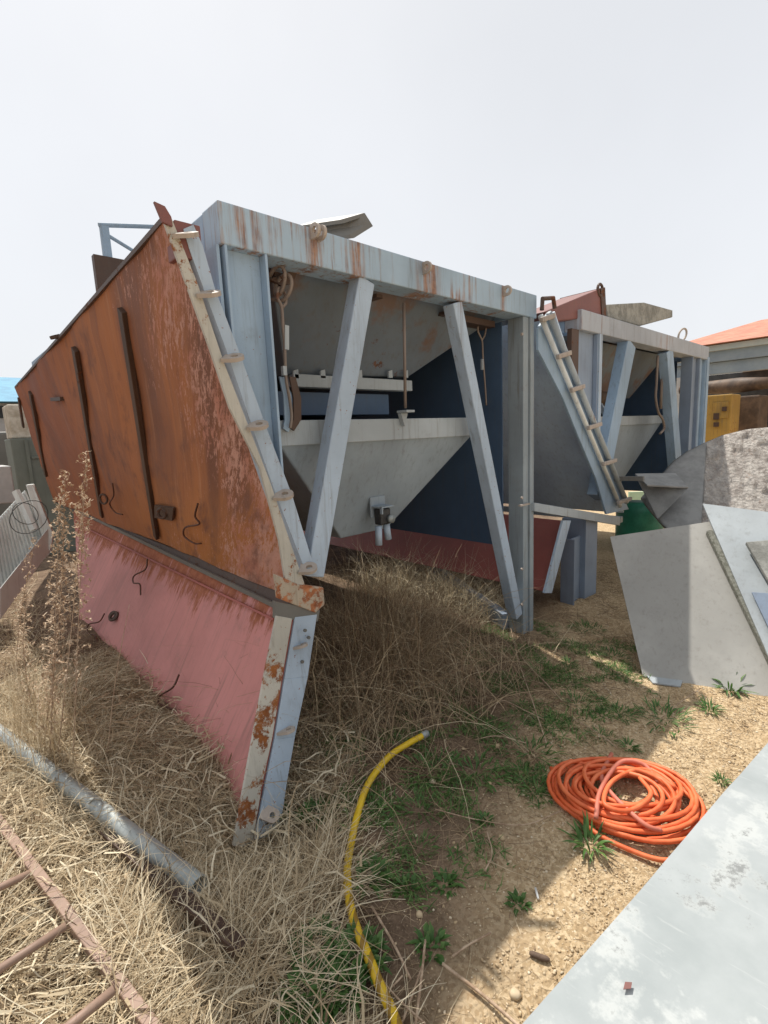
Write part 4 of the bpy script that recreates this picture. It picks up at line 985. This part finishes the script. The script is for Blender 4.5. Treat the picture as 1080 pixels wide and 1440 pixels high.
WM = [weedmesh('weed_a', 40, .065, .008, 0, .04), weedmesh('weed_b', 44, .045, .013, 1, .045, .45), weedmesh('weed_c', 80, .050, .005, 0, .085, .5), weedmesh('weed_d', 150, .060, .016, 1, .095, .42)]
weeds = [(447,1345,3,.85,'dense green weed clump at the left of the lower yellow hose'),(468,1395,3,.9,'dark green leafy clump at the bottom edge left of the yellow hose'),(440,1410,3,.85,'low green clump at the bottom edge nearest the straw'),(505,1352,3,.8,'green weed touching the taped part of the yellow hose'),
 (525,1235,1,1.3,'leafy weed just right of the yellow hose bend'),(575,1250,1,.8,'small weed second to the right of the yellow hose bend'),(626,1243,1,.9,'small weed alone on bare soil by a twig'),(543,1140,2,1.,'thin weed right of the upper yellow hose'),(590,1140,2,1.1,'thin grassy weed in the litter'),
 (610,1085,2,1.6,'spreading green weed below the hose end'),(668,1088,2,1.6,'spreading green weed with pale stone beside it'),(685,1030,2,1.1,'small weed below the brown clump'),(745,1060,2,1.5,'broad weed left of the orange coil'),(740,1092,2,.9,'small weed directly left of the orange coil'),
 (682,1155,1,.7,'tiny weed on the bare soil'),(605,1335,1,1.,'weed among the dry twigs at the lower middle'),(727,1272,1,.7,'small sunlit weed at the edge of the shadow'),(828,1190,0,1.3,'pale green weed in front of the orange coil'),
 (885,1052,0,.8,'weed peeping out behind the orange coil'),(935,1012,2,1.6,'sunlit weed near the foot of the leaning plate'),(998,1000,0,1.0,'sunlit green tuft in front of the plate'),(1028,970,0,1.5,'taller green tuft at the foot of the leaning plate'),(1014,1100,0,.6,'small tuft beside the zinc sheet edge'),
 (825,885,2,1.4,'green weed in front of the second frame'),(862,925,2,1.4,'sunlit weed left of the plate'),(870,1005,2,1.1,'weed in the shade left of the plate'),(760,945,2,1.3,'weed right of the first frame foot'),(810,990,2,1.2,'weed in the shade right of the brown clump'),(720,960,2,1.2,'weed at the right side of the brown clump'),
 (445,1150,3,.7,'green weed at the right of the pink panel foot'),(410,1140,1,1.2,'green weed right beside the flange foot'),(590,1195,2,.8,'faint weed in the litter'),(800,935,0,.9,'grass tuft near the shadow stripe'),(560,1180,2,.7,'small thin weed beside the straw')]
weeds = [w for w in weeds]
for k in range(12): weeds.append((random.uniform(540,860), random.uniform(930,1150), 2, random.uniform(.5,1.0), None))
for px, py, kind, s, lab in weeds:
    p = gat(px, py); o = bpy.data.objects.new('green_weed', WM[kind]); COL.objects.link(o); o.location = p+Vector((0,0,.02 if kind == 3 else 0))
    o.rotation_euler = (0,0,random.uniform(0,6.28)); o.scale = (s,s,s*random.uniform(.8,1.1))
    tag(o, lab or 'tiny faint green weed scattered in the shaded soil', 'weed', 'green weeds growing in the soil')

# tall dry weeds at the left
def dryweed(base, top, bend, lab, pods=60, podsize=.017, r=.003, start=.3):
    t = thing('dry_weed', lab, 'dry weed', group='tall dry weeds beside the rusted panel')
    mid = (base+top)/2+Vector(bend); P = spline([base, mid, top], 10); n = len(P)
    G().tube(P, [r*(1-.7*i/n) for i in range(n)], 6).out('stem', 'twig', t, True)
    if not pods: return
    V, Fc, Tn = [], [], []
    for i in range(pods):
        k = start+(1-start)*i/pods; idx = k*(n-1); j = int(idx); p = P[j].lerp(P[min(j+1,n-1)], idx-j)
        h = random.uniform(0,6.28); spread = .010+.06*(1-k)*random.random()+.02*abs(math.sin(i*.35))
        q = p+Vector((math.cos(h)*spread, math.sin(h)*spread, random.uniform(-.01,.02)))
        leaf(V, Fc, Tn, p, h, spread*1.3, .004, .5, -.3, .4)
        for m in range(3): leaf(V, Fc, Tn, q, random.uniform(0,6.28), podsize*random.uniform(.7,1.5), podsize*.55, random.uniform(-.6,1.2), random.uniform(-3,2), random.random())
    me = bpy.data.meshes.new('seed_heads'); me.from_pydata([tuple(v) for v in V], [], Fc)
    a = me.attributes.new('tint', 'FLOAT', 'POINT'); a.data.foreach_set('value', [min(1,max(0,q)) for q in Tn]); me.materials.append(M['seed'])
    o = bpy.data.objects.new('seed_heads', me); COL.objects.link(o); o.parent = t
for bpx, tpx, Y, lab, pods, st in [((80,1075),(122,638),3.0,'tallest dry weed with curled seed heads against the rusted panel',110,.45),((60,1062),(92,662),3.15,'bushy dry weed left of the tallest one',190,.15),((102,1085),(118,700),3.3,'bare stemmed dry weed between the two tallest',110,.3),((20,960),(50,758),3.3,'short thin weed in front of the tray',90,.1),((45,1000),(38,830),3.2,'thin weed stalk at the far left',80,.05),((70,1068),(84,700),3.05,'dense dry weed low beside the tray',190,.1),((150,1070),(182,850),2.6,'pale stalk leaning across the pink panel',0,.7)]:
    b = gat(*bpx); t_ = at(*tpx, 1, b.y-.05)
    dryweed(b, t_, (random.uniform(-.03,.03), 0, .02), lab, pods, start=st)
# tufts at their base
c = gat(72,1050); n = 420
x = rng.normal(c.x-.05, .09, n); y = rng.normal(c.y, .25, n)
tag(ribbons('dry_stalks', x, y, U(.15,.65,n), U(0,2*math.pi,n), U(1.0,1.55,n), U(-.8,.2,n), U(.002,.0045,n), np.clip(rng.normal(.6,.22,n),0,1), 'straw', 6, curl=.4), 'upright dry stalks beside the rusted panel', 'dry grass', kind='stuff')

# twigs
TW = [([(715,868),(728,925),(750,990),(770,1050)],.004,'long thin stem arching from the frame foot to the orange coil'),
 ([(470,1290),(545,1388),(598,1440)],.0035,'grey dry stem right of the taped yellow hose'),([(622,1355),(680,1400),(738,1450)],.006,'reddish stick pointing to the zinc sheet'),
 ([(523,1275),(555,1330),(578,1378)],.005,'pale dry stem leaning beside the yellow hose'),([(598,1322),(592,1380),(583,1450)],.005,'bleached flat straw standing at the bottom edge'),([(565,1440),(585,1385),(598,1345)],.004,'bleached straw crossing the other straws'),
 ([(560,1440),(540,1405),(566,1372)],.0035,'bent straw at the bottom by the hose'),([(690,1005),(705,985),(740,1000),(765,1012)],.004,'forked dry stem right of the brown clump'),([(722,900),(738,930),(765,958),(790,985)],.006,'thick pale stalk at the frame foot'),
 ([(740,1045),(700,1035),(668,1040)],.003,'thin twig above the left weeds'),([(612,1138),(668,1152),(735,1160),(790,1140)],.003,'long pale stem across the bare soil'),([(685,1170),(692,1200),(682,1225)],.003,'short twig on bare soil'),([(636,1345),(660,1328),(690,1312)],.004,'brown twig at the shadow edge'),
 ([(832,905),(850,935),(880,950)],.003,'twig in the sunlit strip by the plate'),([(930,1010),(960,985),(985,968)],.003,'twig near the plate foot'),([(805,1010),(840,1030),(868,1052)],.003,'twig behind the orange coil')]
for pts, r, lab in TW:
    tag(G().tube(spline([gat(x, y, .012+.02*random.random()) for x, y in pts], 6), r*.8, 6).out('twig', 'twig', None, True), lab, 'twig', 'dry twigs on the soil')
tag(G().tube([gat(757,1264,.008), gat(753,1249,.008)], .004, 10).out('cigarette_butt', 'tilewhite', None, True), 'white cigarette butt on the sunlit soil', 'cigarette butt')
tag(G().tube(spline([gat(745,1340,.01), gat(758,1345,.014), gat(773,1350,.01)],4), [.005]+[.008]*7+[.004], 8).out('bark_piece', 'debris', None, True), 'dark bark piece on the sunlit gravel', 'bark')
s1 = at(882,1386,2,Zs+.009)
tag(G().slab([s1+Vector((-.016,.004,-.002)), s1+Vector((.0,-.010,-.002)), s1+Vector((.018,-.006,-.002)), s1+Vector((.006,.008,-.002))], (0,0,.002)).out('rust_flake', 'redbox', None), 'red paint flake lying on the zinc sheet', 'paint flake')

# ------------------------------------------------------------------ light, world, camera
L = Vector((-.443,-1.214,-2.547)).normalized()
sun = bpy.data.objects.new('sun', bpy.data.lights.new('sun', 'SUN')); COL.objects.link(sun)
sun.data.energy = 4.9; sun.data.angle = D2R(.5); sun.data.color = (1,.95,.87)
sun.rotation_euler = L.to_track_quat('-Z', 'Y').to_euler()
w = bpy.data.worlds.new('World'); scene.world = w; w.use_nodes = True; nt = w.node_tree; nt.nodes.clear()
out = nt.nodes.new('ShaderNodeOutputWorld'); bg = nt.nodes.new('ShaderNodeBackground'); sky = nt.nodes.new('ShaderNodeTexSky')
sky.sky_type = 'NISHITA'; sky.sun_disc = False; sky.sun_elevation = math.asin(-L.z); sky.sun_rotation = math.atan2(-L.x, -L.y)
sky.air_density = 1.; sky.dust_density = 4.; sky.ozone_density = 1.
mx = nt.nodes.new('ShaderNodeMix'); mx.data_type = 'RGBA'; mx.inputs[0].default_value = .86
nt.links.new(sky.outputs[0], mx.inputs[6]); mx.inputs[7].default_value = (8.9, 9.1, 9.4, 1)
tcw = nt.nodes.new('ShaderNodeTexCoord'); dtn = nt.nodes.new('ShaderNodeVectorMath'); dtn.operation = 'DOT_PRODUCT'
nt.links.new(tcw.outputs['Generated'], dtn.inputs[0]); dtn.inputs[1].default_value = (.30,.82,.48)          # hazy sky, brighter on the sun's side
mr = nt.nodes.new('ShaderNodeMapRange'); nt.links.new(dtn.outputs['Value'], mr.inputs[0])
mr.inputs[1].default_value = -.5; mr.inputs[2].default_value = .55; mr.inputs[3].default_value = .80; mr.inputs[4].default_value = 1.0
vm = nt.nodes.new('ShaderNodeVectorMath'); vm.operation = 'SCALE'; nz_ = nt.nodes.new('ShaderNodeTexNoise'); nz_.inputs['Scale'].default_value = 1.6; nz_.inputs['Detail'].default_value = 4; nt.links.new(tcw.outputs['Generated'], nz_.inputs['Vector'])
sp = nt.nodes.new('ShaderNodeSeparateXYZ'); nt.links.new(tcw.outputs['Generated'], sp.inputs[0])
el_ = nt.nodes.new('ShaderNodeMapRange'); nt.links.new(sp.outputs[2], el_.inputs[0]); el_.inputs[1].default_value = 0; el_.inputs[2].default_value = .9; el_.inputs[3].default_value = 1.06; el_.inputs[4].default_value = .98
cl = nt.nodes.new('ShaderNodeMapRange'); nt.links.new(nz_.outputs['Fac'], cl.inputs[0]); cl.inputs[1].default_value = .3; cl.inputs[2].default_value = .7; cl.inputs[3].default_value = .95; cl.inputs[4].default_value = 1.04
ml = nt.nodes.new('ShaderNodeMath'); ml.operation = 'MULTIPLY'; nt.links.new(el_.outputs[0], ml.inputs[0]); nt.links.new(cl.outputs[0], ml.inputs[1])
v0 = nt.nodes.new('ShaderNodeVectorMath'); v0.operation = 'SCALE'; nt.links.new(mx.outputs[2], v0.inputs[0]); nt.links.new(ml.outputs[0], v0.inputs['Scale'])
nt.links.new(v0.outputs[0], vm.inputs[0]); nt.links.new(mr.outputs[0], vm.inputs['Scale'])
nt.links.new(vm.outputs[0], bg.inputs[0]); bg.inputs[1].default_value = .1; nt.links.new(bg.outputs[0], out.inputs[0])
cam = bpy.data.objects.new('camera', bpy.data.cameras.new('camera')); COL.objects.link(cam); scene.camera = cam
from mathutils import Matrix
mt = Matrix((rt, upv, -fw)).transposed().to_4x4(); mt.translation = CAM; cam.matrix_world = mt
cam.data.sensor_fit = 'VERTICAL'; cam.data.sensor_height = 24; cam.data.lens = 24*F_PX/1440
cam.data.clip_start = .05; cam.data.clip_end = 2000
scene.view_settings.view_transform = 'Standard'; scene.view_settings.look = 'None'; scene.view_settings.exposure = 0
scene.render.resolution_x = 768; scene.render.resolution_y = 1024
